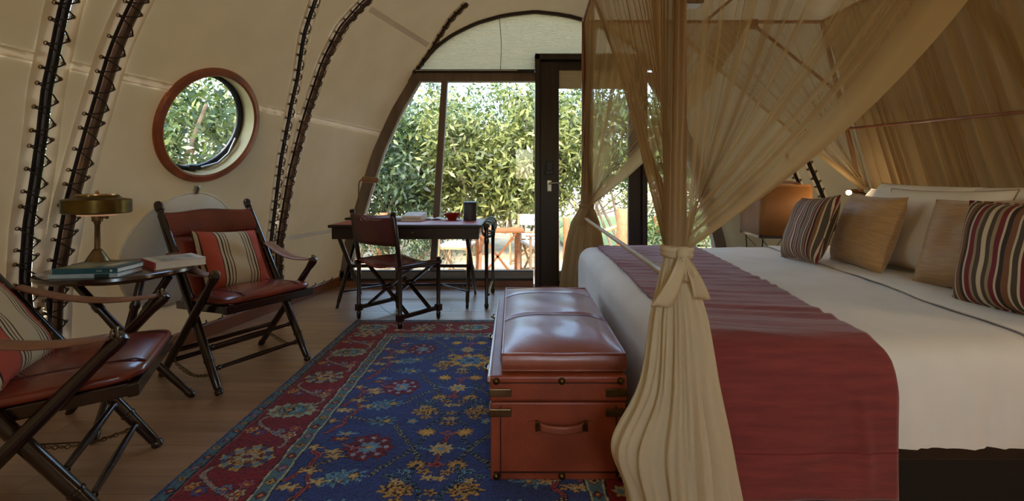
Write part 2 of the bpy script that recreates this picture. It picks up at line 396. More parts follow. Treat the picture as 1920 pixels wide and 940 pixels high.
# laced joints between canvas panels
ey = MB(); ey.torus((0, 0, 0), .0075, .0026, (0, 0, 1), 12, 6); ME_EY = bpy.data.meshes.new('eyelet'); ME_EY.from_pydata(ey.v, [], ey.f); ME_EY.materials.append(EYELET)
for p in ME_EY.polygons: p.use_smooth = True
def lace(zs, ys, gapw, pole, side=-1, step=.092, band=.045, zmax=None):
    o = setting(trim_name(), wallz(ys[0], zs[0], side))
    # resample by arc length
    Z = np.linspace(zs[0], zs[-1], 80); pts = [wallz(interp(z, zs, ys), z, side) for z in Z]
    NB = []
    for z in Z:
        Y = interp(z, zs, ys); n_, a, b = wnorm(Y, z, side); NB.append((n_, a))
    gw = (lambda i: interp(Z[i], [zs[0], zs[-1]], gapw))
    def strip(f0, f1, off, name, m):
        mb = MB(); mb.grid(lambda u, v: pts[min(79, int(round(u*79)))]+NB[min(79, int(round(u*79)))][1]*(f0(int(round(u*79)))*(1-v)+f1(int(round(u*79)))*v)+NB[min(79, int(round(u*79)))][0]*off, 80, 2)
        return mb.build(name, m, o)
    strip(lambda i: -gw(i)/2, lambda i: gw(i)/2, .004, 'dark_gap', GAP)
    strip(lambda i: -gw(i)/2-band, lambda i: -gw(i)/2, .006, 'edge_band', CANVAS_BAND); strip(lambda i: gw(i)/2, lambda i: gw(i)/2+band, .006, 'edge_band', CANVAS_BAND)
    mb = MB(); mb.tube([p+nb[0]*(.010 if pole else .006)+nb[1]*(gw(i)*.12) for i, (p, nb) in enumerate(zip(pts, NB))], gw(40)*.36 if pole else gw(40)*.3, 8)
    mb.build('rib_pole', POLE if pole else GAP, o)
    Ls = np.concatenate([[0], np.cumsum([(pts[i+1]-pts[i]).length for i in range(79)])]); k = .03; pl = []; pr = []
    while k < Ls[-1]-.02:
        i = int(np.searchsorted(Ls, k)); i = min(i, 79); n_, a = NB[i]
        g = gw(i)/2+.016
        for sgn, lst in ((-1, pl), (1, pr)):
            j = min(79, i+(1 if sgn > 0 else 0)); q = pts[j]+NB[j][1]*g*sgn+NB[j][0]*.008; lst.append((q, NB[j][0]))
            inst('eyelet', ME_EY, o, q, NB[j][0].to_track_quat('Z', 'Y'))
        k += step
    mb = MB()
    for i in range(len(pl)):
        n_ = pl[i][1]; pol = gw(40)*.36+.014
        mid = (pl[i][0]+pr[i][0])/2+n_*pol
        mb.tube([pl[i][0]+n_*.003, pl[i][0].lerp(mid, .5)+n_*.006, mid, pr[i][0].lerp(mid, .5)+n_*.006, pr[i][0]+n_*.003], .0034, 6)
        if i+1 < len(pl):
            mid = (pl[i+1][0]+pr[i][0])/2+n_*(pol+.004)
            mb.tube([pr[i][0]+n_*.003, pr[i][0].lerp(mid, .5)+n_*.006, mid, pl[i+1][0].lerp(mid, .5)+n_*.006, pl[i+1][0]+n_*.003], .0034, 6)
    mb.build('lacing_cord', ROPE, o)
    return o
for L_ in LACES: lace(L_[0], L_[1], L_[2], L_[3], band=L_[4])
lace([2.24, 2.30, 2.46, 2.59, 2.72, 2.80], [4.72, 4.71, 4.68, 4.58, 4.45, 4.38], [.04, .04], True, step=.1, band=.03)
# right wall, beyond the bed
lace([.1, .7, 1.35], [4.43, 4.425, 4.42], [.03, .03], False, side=1, band=.02)
lace([.1, .7, 1.30], [4.37, 4.365, 4.36], [.035, .035], False, side=1, band=.02)
lace([1.5, 1.9, 2.3], [3.02, 3.0, 2.98], [.04, .04], False, side=1)
# back wall behind the viewer; its unseen window is added for fill daylight
YB = -1.6; sB = S(YB); wb = MB(); xs = list(np.linspace(-2.02, 2.02, 61)); HX0, HX1, HZ0, HZ1 = .05, .80, 1.15, 1.95
def topz_(q_): return sB*interp(-abs(q_), [-v for v in PX], PZ)
def bx_(q_): return CX+(sB*q_ if q_ < 0 else SR(YB)*q_)
for a_, b_ in zip(xs[:-1], xs[1:]):
    xa, xb, za, zb = bx_(a_), bx_(b_), topz_(a_), topz_(b_); xm = (xa+xb)/2
    if HX0 < xm < HX1: segs = [(0, 0, HZ0, HZ0), (HZ1, HZ1, max(HZ1, za), max(HZ1, zb))]
    else: segs = [(0, 0, za, zb)]
    for (l0, l1, h0, h1) in segs: wb.add([(xa, YB, l0), (xb, YB, l1), (xb, YB, h1), (xa, YB, h0)], [(0, 1, 2, 3)])
o = wb.build('wall_back', CANVAS, smooth=False); tag(o, 'canvas end wall behind the viewer', kind='structure')
w3 = setting('added_fill_window', ((HX0+HX1)/2, YB, HZ0))
for c, d in (((HX0, YB, (HZ0+HZ1)/2), (.09, .08, HZ1-HZ0+.09)), ((HX1, YB, (HZ0+HZ1)/2), (.09, .08, HZ1-HZ0+.09)), (((HX0+HX1)/2, YB, HZ0), (HX1-HX0, .08, .09)), (((HX0+HX1)/2, YB, HZ1), (HX1-HX0, .08, .09))):
    mb = MB(); mb.box(c, d); mb.build('frame_bar', FRAMEWOOD, w3, smooth=False)
mb = MB(); mb.box(((HX0+HX1)/2, YB, (HZ0+HZ1)/2), (HX1-HX0, .006, HZ1-HZ0)); mb.build('glass_pane', GLASS, w3, smooth=False)

# ------------------------------------------------------------------ front glazed arch at Y = 4.75
YF = 4.75
wn = setting('window_1', (CX, YF, 0))
def archpoly(z0, z1, inset, n=24, side=-1):
    return [(CX+side*(profx(z0+(z1-z0)*i/n)-inset), z0+(z1-z0)*i/n) for i in range(n+1)]
for sd_ in (-1, 1):
    mb = MB(); A = archpoly(0, 2.21, 0, side=sd_); B = archpoly(0, 2.21, .115, side=sd_)
    for (a0, a1, b0, b1) in zip(A[:-1], A[1:], B[:-1], B[1:]):
        mb.hexa([(a0[0], YF-.05, a0[1]), (b0[0], YF-.05, b0[1]), (b0[0], YF+.05, b0[1]), (a0[0], YF+.05, a0[1])],
                [(a1[0], YF-.05, a1[1]), (b1[0], YF-.05, b1[1]), (b1[0], YF+.05, b1[1]), (a1[0], YF+.05, a1[1])])
    mb.build('arch_jamb', FRAMEWOOD, wn, smooth=False)
mb = MB(); mb.box((-.5, YF, 2.165), (1.50, .09, .09)); mb.build('head_rail', FRAMEWOOD, wn, smooth=False, bevel=.004)
mb = MB(); mb.box((1.5, YF, 2.165), (.26, .09, .09)); mb.build('head_rail', FRAMEWOOD, wn, smooth=False, bevel=.004)
mb = MB(); mb.bar((-.825, YF, .10), (-.70, YF, 2.14), .066, .08, (0, 1, 0)); mb.build('mullion', FRAMEWOOD, wn, smooth=False, bevel=.004)
mb = MB(); mb.box((-.86, YF, .112), (2.16, .1, .074)); mb.build('bottom_rail', SILLGREY, wn, smooth=False, bevel=.004)
mb = MB(); mb.box((1.82, YF, .112), (.86, .1, .074)); mb.build('bottom_rail', SILLGREY, wn, smooth=False, bevel=.004)
mb = MB(); mb.box((-.86, YF-.04, .069), (2.16, .09, .014)); mb.box((-.86, YF-.02, .153), (2.16, .06, .008)); mb.build('dark_track', BLACK, wn, smooth=False)
mb = MB(); mb.box((-.86, YF-.02, .031), (2.16, .12, .062)); mb.build('skirting', BASEWOOD, wn, smooth=False, bevel=.004)
mb = MB(); mb.box((1.82, YF-.02, .034), (.86, .12, .068)); mb.build('skirting', BASEWOOD, wn, smooth=False, bevel=.004)
def pane(poly):
    mb = MB(); n = len(poly); mb.add([(x, YF+.012, z) for x, z in poly]+[(x, YF+.02, z) for x, z in poly], [tuple(range(n)), tuple(range(2*n-1, n-1, -1))]+[(i, i+n, (i+1) % n+n, (i+1) % n) for i in range(n)])
    return mb.build('glass_pane', GLASS, wn, smooth=False)
pane([(-.825, .14), (-.70, 2.13)]+[(x, z) for x, z in archpoly(.14, 2.13, .10)[::-1]])
pane([(-.825, .14), (.22, .14), (.22, 2.13), (-.70, 2.13)])
pane([(1.40, .14)]+[(x, z) for x, z in archpoly(.14, 2.13, .10, side=1)]+[(1.40, 2.13)])
# arch hoop above and blind
mb = MB(); hoop = [(CX-profx(z), z) for z in np.linspace(2.2, 2.835, 30)]+[(CX+profx(z), z) for z in np.linspace(2.835, 2.2, 30)]
mb.tube([(x, YF-.04, z) for x, z in hoop], .022, 8); mb.build('arch_hoop', DARKWOOD, wn)
bl = thing('roller_blind', 'cream ribbed blind filling the arch above the glass', 'blind', (CX, YF-.03, 2.2))
mb = MB(); zz = np.linspace(2.235, 2.83, 46)
for i in range(45):
    z0, z1 = zz[i], zz[i+1]; zm = z0+(z1-z0)*.5
    for (za, zb, da, db) in ((z0, zm, .004, -.004), (zm, z1, -.004, .004)):
        xa, xb = profx(za), profx(zb)
        k = 12; vs = [(CX-xa+2*xa*i_/k, YF-.02+da, za) for i_ in range(k+1)]+[(CX-xb+2*xb*i_/k, YF-.02+db, zb) for i_ in range(k+1)]
        mb.add(vs, [(i_, i_+1, i_+k+2, i_+k+1) for i_ in range(k)])
BLIND = mat('blind_cloth', (206, 196, 170), (188, 176, 146), 26, .8, stretch=(.25, 1, 6), trans=.16, tcol=(226, 208, 164))
mb.build('blind_cloth', BLIND, bl, smooth=False)
mb = MB(); mb.box((-.5, YF-.05, 2.222), (1.47, .035, .03)); mb.build('bottom_bar', BLACK, bl, smooth=False, bevel=.004)
mb = MB(); mb.box((-.47, YF-.07, 2.224), (1.05, .01, .010)); mb.build('bar_insert', STEEL, bl, smooth=False)
mb = MB(); mb.tube([(-.13, YF-.045, 2.80), (-.11, YF-.045, 2.5), (-.12, YF-.045, 2.24)], .003, 6); mb.build('pull_cord', BLACK, bl)
# door
dr = setting('door_1', (.8, YF-.02, 0))
YD = YF-.03
mb = MB(); mb.box((.262, YD, 1.195), (.05, .14, 2.39)); mb.build('jamb', FRAMEWOOD if 0 else DOORWOOD, dr, smooth=False, bevel=.004)
mb = MB(); mb.box((1.362, YD, 1.195), (.05, .14, 2.39)); mb.build('jamb', DOORWOOD, dr, smooth=False, bevel=.004)
mb = MB(); mb.box((.812, YD, 2.36), (1.15, .14, .06)); mb.build('head', DOORWOOD, dr, smooth=False, bevel=.004)
mb = MB(); mb.box((.388, YD+.01, 1.163), (.195, .06, 2.324)); mb.build('stile', DOORWOOD, dr, smooth=False, bevel=.006)
mb = MB(); mb.box((1.272, YD+.01, 1.163), (.13, .06, 2.324)); mb.build('stile', DOORWOOD, dr, smooth=False, bevel=.006)
mb = MB(); mb.box((.845, YD+.01, 2.28), (.72, .05, .09)); mb.build('top_rail', DOORWOOD, dr, smooth=False, bevel=.004)
mb = MB(); mb.box((.845, YD+.01, .10), (.72, .05, .10)); mb.build('bottom_rail', SILLGREY, dr, smooth=False, bevel=.004)
mb = MB(); mb.box((.845, YD+.01, .025), (.72, .05, .05)); mb.build('kick_rail', DOORWOOD, dr, smooth=False)
mb = MB(); mb.box((.845, YD+.015, 2.14), (.72, .02, .19)); mb.build('short_blind', BLIND, dr, smooth=False)
mb = MB(); mb.box((.845, YD+.028, 1.19), (.73, .006, 2.1)); mb.build('glass_pane', GLASS, dr, smooth=False)
lk = MB(); lk.box((.385, YD-.035, 1.222), (.082, .035, .145)); lk.box((.385, YD-.056, 1.235), (.06, .012, .09)); lk.build('lock_box', BLACK, dr, smooth=False, bevel=.012)
lk = MB(); lk.box((.385, YD-.026, 1.035), (.05, .014, .12)); lk.build('handle_plate', STEEL, dr, smooth=False, bevel=.01)
lk = MB(); lk.tube([(.385, YD-.03, 1.062), (.385, YD-.075, 1.062), (.41, YD-.08, 1.062), (.50, YD-.075, 1.066)], [.012, .011, .010, .009], 10); lk.build('lever_handle', STEEL, dr)

# ------------------------------------------------------------------ round window in the left wall
w2 = setting('window_2', WC)
RM = Matrix((WU, WV, WN)).transposed()                # columns: u, v, inward normal
def ring(prof_, m, name):
    mb = MB(); mb.lathe(prof_+[prof_[0]], WC, 64, RM); mb.f = [f for f in mb.f if len(f) == 4]; return mb.build(name, m, w2)
ring([(.314, -.02), (.358, -.02), (.361, .012), (.352, .024), (.322, .027), (.314, .018)], RINGWOOD, 'wood_ring')
ring([(.318, .018), (.318, -.10), (.308, -.10), (.310, .018)], mat('reveal_cream', (196, 186, 140), (176, 164, 116), 5, .6), 'reveal')
ring([(.311, -.07), (.311, -.105), (.286, -.105), (.286, -.082), (.296, -.07)], BLACK, 'pane_frame')
mb = MB(); mb.lathe([(1e-6, -.095), (.290, -.095), (.290, -.088), (1e-6, -.088)], WC, 48, RM); mb.build('glass_pane', GLASS, w2)
mb = MB(); mb.box(WC+RM @ Vector((-.0, -.298, -.065)), (.05, .06, .03), RM.to_3x3()); mb.build('hinge', BLACK, w2, smooth=False, bevel=.005)
mb = MB(); mb.tube([WC+RM @ Vector((.07, -.285, -.065)), WC+RM @ Vector((.17, -.245, -.05)), WC+RM @ Vector((.24, -.175, -.055)), WC+RM @ Vector((.28, -.07, -.07))], .007, 8); mb.build('stay_rod', STEEL, w2)
# round canvas cover hanging below
FC = wallz(2.83, .655); FN, FU, _ = wnorm(2.83, .655); FV = FN.cross(FU).normalized(); FV = FV if FV.z > 0 else -FV
fm = Matrix((FU, FV, FN)).transposed()
fp = thing('window_cover', 'round off-white canvas window cover hanging below the round window', 'window cover', FC+FN*.03)
mb = MB(); mb.lathe([(1e-6, .075), (.12, .07), (.25, .058), (.33, .045), (.365, .03), (.37, .018), (.36, .012), (1e-6, .012)], FC, 56, fm); mb.build('cover_panel', FLAP, fp)
mb = MB(); mb.tube([FC+fm @ Vector((.368*math.cos(a), .368*math.sin(a), .03)) for a in np.linspace(0, 2*PI, 57)[:-1]], .006, 6, closed=True); mb.build('edge_piping', PIPING if 0 else FLAP, fp)
mb = MB(); mb.box(FC+fm @ Vector((0, .385, .03)), (.022, .05, .02), fm.to_3x3()); mb.tube([FC+fm @ Vector((0, .40, .035)), FC+fm @ Vector((0, .41, .05))], .008, 8); mb.build('clip', STEEL, fp)

# ------------------------------------------------------------------ rug
def make_rug():
    x0, x1, y0, y1 = -1.193, .64, .95, 3.485; st = .0042
    nx = int((x1-x0)/st)+1; ny = int((y1-y0)/st)+1
    X, Y = np.meshgrid(np.linspace(x0, x1, nx), np.linspace(y0, y1, ny))
    # slight hand-knotted wobble
    WX = X+.003*np.sin(Y*37+np.sin(X*23)*2); WY = Y+.003*np.sin(X*41+np.sin(Y*19)*2)
    C = np.zeros((ny, nx, 3))
    NAVY = (50, 64, 112); RED = (118, 28, 34); GOLD = (184, 142, 70); SKY = (96, 138, 160); PALE = (150, 156, 128); TEAL = (74, 104, 112)
    DK = (24, 26, 46); ROSE = (156, 84, 84); CRM = (176, 160, 120)
    def put(mask, c): C[mask] = c
    d = np.minimum(np.minimum(WX-x0, x1-WX), np.minimum(WY-y0, y1-WY))
    put(np.ones_like(d, bool), NAVY)
    put(d < .385, TEAL); put(d < .318, RED); put(d < .055, TEAL); put(d < .014, (44, 66, 112))
    for a, c in ((.385, DK), (.318, DK), (.055, DK), (.378, CRM), (.325, CRM), (.062, (130, 70, 60)), (.380, PALE)): put(np.abs(d-a) < .0035, c)
    # guard flowers
    def guard(dc, per, r):
        for (lo, along, fixed, horiz) in (('l', 1, x0+dc, 0), ('r', 1, x1-dc, 0), ('t', 0, y1-dc, 1)):
            k = 0; p = (y0 if not horiz else x0)+dc
            end = (y1 if not horiz else x1)-dc
            while p < end:
                cx, cy = (fixed, p) if not horiz else (p, fixed)
                flower(cx, cy, r, [(RED, GOLD), (GOLD, DK), (ROSE, SKY)][k % 3], pet=4); 
                p += per; k += 1
    def win(cx, cy, r):
        i0 = max(0, int((cx-r-x0)/st)); i1 = min(nx, int((cx+r-x0)/st)+2); j0 = max(0, int((cy-r-y0)/st)); j1 = min(ny, int((cy+r-y0)/st)+2)
        return slice(j0, j1), slice(i0, i1)
    def flower(cx, cy, r, cols, pet=8, sx=1, sy=1, rot=0, jag=.18):
        s = win(cx, cy, r*1.35*max(sx, sy)); dx = (WX[s]-cx)/sx; dy = (WY[s]-cy)/sy
        if dx.size == 0: return
        rr = np.hypot(dx, dy); th = np.arctan2(dy, dx)+rot
        R = r*(1-jag+jag*np.cos(pet*th)+.06*np.cos(2.0*pet*th+1))
        sub = C[s]
        n = len(cols)
        sub[rr < R+.004] = DK if cols[0] != DK else CRM
        for i, c in enumerate(cols): sub[rr < R*(1-i/n)] = c
        C[s] = sub
    def ring_petals(cx, cy, r, n, pr, c, c2, sx=1, sy=1, ph=0):
        for k in range(n):
            a = 2*PI*k/n+ph; flower(cx+r*math.cos(a)*sx, cy+r*math.sin(a)*sy, pr, (c, c2), 5)
    def line(pts, wd, c, c2=None, dash=0):
        for (ax, ay), (bx, by) in zip(pts[:-1], pts[1:]):
            s = win((ax+bx)/2, (ay+by)/2, math.hypot(bx-ax, by-ay)/2+wd*2)
            xx, yy = WX[s], WY[s]
            if xx.size == 0: continue
            L = math.hypot(bx-ax, by-ay)+1e-9; ux, uy = (bx-ax)/L, (by-ay)/L
            t = (xx-ax)*ux+(yy-ay)*uy; q = np.abs(-(xx-ax)*uy+(yy-ay)*ux+.003*np.sin(t*90)); m_ = (t > -wd) & (t < L+wd)
            sub = C[s]
            sub[m_ & (q < wd*1.5)] = DK
            mm = m_ & (q < wd)
            sub[mm] = c
            if c2 is not None: sub[m_ & (q < wd*.45)] = c2
            if dash: sub[m_ & (q < wd) & ((t % dash) < dash*.35)] = DK
            C[s] = sub
    def curve(p, wd, c, c2=None, dash=0): line(p, wd, c, c2, dash)
    guard(.034, .062, .014); guard(.352, .072, .017)
    # main border: alternating golden rosettes and pale palmettes with a vine
    def bmot(cx, cy, k, vert):
        sx, sy = (1.15, .95) if vert else (1.0, 1.0)
        if k % 2 == 0:
            flower(cx, cy, .105, (RED, GOLD), 10, sx, sy); ring_petals(cx, cy, .062, 8, .027, GOLD, SKY, sx*1.1, sy)
            ring_petals(cx, cy, .062, 8, .013, (60, 86, 120), RED, sx*1.1, sy, .4); flower(cx, cy, .04, (CRM, (96, 50, 60)), 8, 1.3, .8)
        else:
            flower(cx, cy, .085, (PALE, TEAL, SKY), 12, 1.35, .85, jag=.08); flower(cx-.02, cy, .03, (DK, GOLD), 6)
            ring_petals(cx, cy, .055, 7, .012, GOLD, DK, 1.35, .8)
    bx = x0+.187; per = .36; k = 0; cy = 2.81+per
    while cy > 1.0:
        if cy < 3.2:
            pts = [(bx+.10*math.sin((t_)*PI*2/.36+k*0), cy+.18-t_) for t_ in np.linspace(0, .36, 24)]
            line(pts, .006, PALE, ROSE)
            for (ox, oy, c) in ((.085, .15, CRM), (-.09, .19, GOLD), (.03, .18, SKY), (-.05, .165, (60, 80, 130)), (.09, .2, ROSE)):
                flower(bx+ox, cy+oy, .026, (c, RED, GOLD), 6)
            bmot(bx, cy, k, True)
            bmot(x1-.187, cy, k+1, True); flower(x1-.27, cy+.17, .03, (CRM, SKY), 6); flower(x1-.12, cy+.19, .03, (GOLD, RED), 6)
        cy -= per; k += 1
    ty = y1-.187; k = 0; cx = x0+.187
    while cx < x1:
        line([(cx+t_, ty+.08*math.sin(t_*PI*2/.37)) for t_ in np.linspace(0, .37, 24)], .006, PALE, ROSE)
        flower(cx+.18, ty+.06, .028, (CRM, RED), 6); flower(cx+.19, ty-.06, .028, (GOLD, SKY), 6)
        bmot(cx, ty, k+1, False); cx += .365; k += 1
    # field
    ax = -.277; per = .535; fy = 2.865
    fieldmask = d > .39; keep = C.copy()
    for k in range(5):
        Y0 = fy-per*k
        for s in (-1, 1):
            p = lambda dx, dy: (ax+s*dx, Y0+dy)
            # lattice
            line([p(.106, -.01), p(.16, .06), p(.19, .10), p(.225, .16)], .0065, PALE, DK, .02); line([p(.106, -.01), p(.235, -.175)], .0065, PALE, DK, .02)
            line([p(0, -.01), p(.106, -.01)], .004, SKY); line([p(.106, -.01), p(.085, -.06), p(.077, -.115)], .0065, PALE, DK, .02)
            line([p(.106, -.01), p(.085, .05), p(.08, .11), p(.075, .16), p(.04, .21), p(.035, .26), p(.06, .30), p(.09, .34), p(.077, .42)], .006, SKY, DK, .025)
            line([p(.077, -.115), p(.1, -.18), p(.113, -.24)], .006, SKY, DK)
            for (dx, dy, c) in ((.12, -.15, SKY), (.04, -.155, GOLD), (.01, .22, CRM), (.11, .23, GOLD), (.12, .27, GOLD), (0, .27, GOLD), (.01, .18, GOLD), (.13, .33, CRM), (.02, .345, CRM), (.16, -.18, TEAL)):
                x_, y_ = p(dx, dy); flower(x_, y_, .022, (c, DK if c != CRM else GOLD), 5, 1.3, .8, jag=.3)
            for dx, dy in ((.077, -.115), (.08, .11)): x_, y_ = p(dx, dy); flower(x_, y_, .034, (GOLD, (196, 156, 84)), 10, 1.15, .9)
            x_, y_ = p(.113, -.25); flower(x_, y_, .052, (GOLD, DK, GOLD, (120, 80, 50)), 9, 1.3, .8)
            # blue palmettes
            for dx, dy in ((.305, .36), (.293, .2), (.35, -.2)):
                x_, y_ = p(dx, dy); flower(x_, y_, .055, (SKY, TEAL, SKY), 9, 1.3, .75, jag=.28); flower(x_-.02*s, y_, .018, (GOLD, CRM), 5)
            x_, y_ = p(.16, .20); flower(x_, y_, .026, (SKY, GOLD), 5)
            # red flower with blue heart
            if 1:
                x_, y_ = p(.288, 0); ring_petals(x_, y_, .066, 8, .032, RED, (150, 100, 90)); flower(x_, y_, .062, (RED, SKY, SKY, GOLD), 8)
                ring_petals(x_, y_, .066, 8, .012, (170, 150, 150), SKY)
            # side branch
            line([p(.40, .02), p(.36, 0), p(.30, 0)], .004, ROSE)
            line([p(.52, -.20), p(.47, -.13), p(.46, -.06), p(.50, -.02)], .008, ROSE, RED); line([p(.47, -.13), p(.42, -.10), p(.40, -.08)], .006, CRM, DK, .02)
            line([p(.50, .10), p(.46, .17), p(.45, .24), p(.42, .30), p(.45, .36)], .008, ROSE, RED); line([p(.45, .24), p(.37, .2), p(.30, .2)], .005, CRM, DK, .02)
            for (dx, dy, c) in ((.51, 0, GOLD), (.40, -.06, GOLD), (.46, .39, GOLD), (.51, .30, CRM), (.40, .33, CRM), (.41, .10, SKY), (.52, .2, GOLD), (.48, -.24, GOLD), (.42, .06, RED), (.42, -.03, GOLD)):
                x_, y_ = p(dx, dy); flower(x_, y_, .03, (c, CRM if c == GOLD else GOLD), 5, 1.6, .7, jag=.35)
        # central rosette, stems
        line([(ax, Y0-.01), (ax+.012, Y0+.09)], .008, ROSE, RED); line([(ax, Y0-.01), (ax-.008, Y0-.10)], .008, ROSE, RED)
        flower(ax+.012, Y0+.1, .03, (ROSE, NAVY), 4, 1.3, .6); flower(ax-.008, Y0-.11, .03, (ROSE, RED), 5, 1.3, .6)
        flower(ax, Y0-.01, .046, (CRM, GOLD, SKY), 9)
    flower(ax+.03, 2.68, .12, (GOLD, (200, 150, 70), SKY, (60, 80, 120)), 11, 1.15, .85, jag=.14); ring_petals(ax+.03, 2.68, .06, 6, .022, SKY, DK, 1.1, .8)
    m_ = ~fieldmask; C[m_] = keep[m_]
    # wool mottling
    nz = nrs.randn(ny, nx, 1); C = C*(1+.10*nz)+nrs.randn(ny, nx, 3)*3; C = np.clip(C, 0, 255)
    lo = nrs.randn(ny//12+2, 1).repeat(12, 0)[:ny]; C *= (1+.035*lo)[:, :, None] if lo.ndim == 2 and lo.shape[1] == 1 else 1
    C = np.clip(C, 0, 255)
    Cl = np.where(C/255 <= .04045, C/255/12.92, ((C/255+.055)/1.055)**2.4)
    Z = .012+.0009*nrs.randn(ny, nx); Z[0] = Z[-1] = 0.001; Z[:, 0] = Z[:, -1] = .001
    me = bpy.data.meshes.new('rug'); nv = nx*ny
    cx, cy = (x0+x1)/2, (y0+y1)/2
    vs = np.stack([X-cx, Y-cy, Z], -1).reshape(-1).astype(np.float32)
    idx = np.arange(nv).reshape(ny, nx); q = np.stack([idx[:-1, :-1], idx[:-1, 1:], idx[1:, 1:], idx[1:, :-1]], -1).reshape(-1, 4)
    me.vertices.add(nv); me.vertices.foreach_set('co', vs); me.loops.add(q.size); me.loops.foreach_set('vertex_index', q.reshape(-1).astype(np.int32))
    me.polygons.add(len(q)); me.polygons.foreach_set('loop_start', np.arange(0, q.size, 4, dtype=np.int32)); me.polygons.foreach_set('loop_total', np.full(len(q), 4, dtype=np.int32))
    me.update(calc_edges=True)
    a = me.color_attributes.new('pile', 'FLOAT_COLOR', 'POINT'); a.data.foreach_set('color', np.concatenate([Cl.reshape(-1, 3), np.ones((nv, 1))], 1).reshape(-1).astype(np.float32))
    m = bpy.data.materials.new('wool_pile'); m.use_nodes = True; n_ = m.node_tree.nodes; l = m.node_tree.links
    at = n_.new('ShaderNodeAttribute'); at.attribute_name = 'pile'; b = n_['Principled BSDF']; b.inputs['Roughness'].default_value = .95; b.inputs['Specular IOR Level'].default_value = .1; b.inputs['Sheen Weight'].default_value = .15
    l.new(at.outputs['Color'], b.inputs['Base Color']); me.materials.append(m)
    o = bpy.data.objects.new('rug', me); COL.objects.link(o); o.location = (cx, cy, .0008)
    tag(o, 'blue and red oriental wool rug with floral pattern on the wooden floor', 'rug')
make_rug()

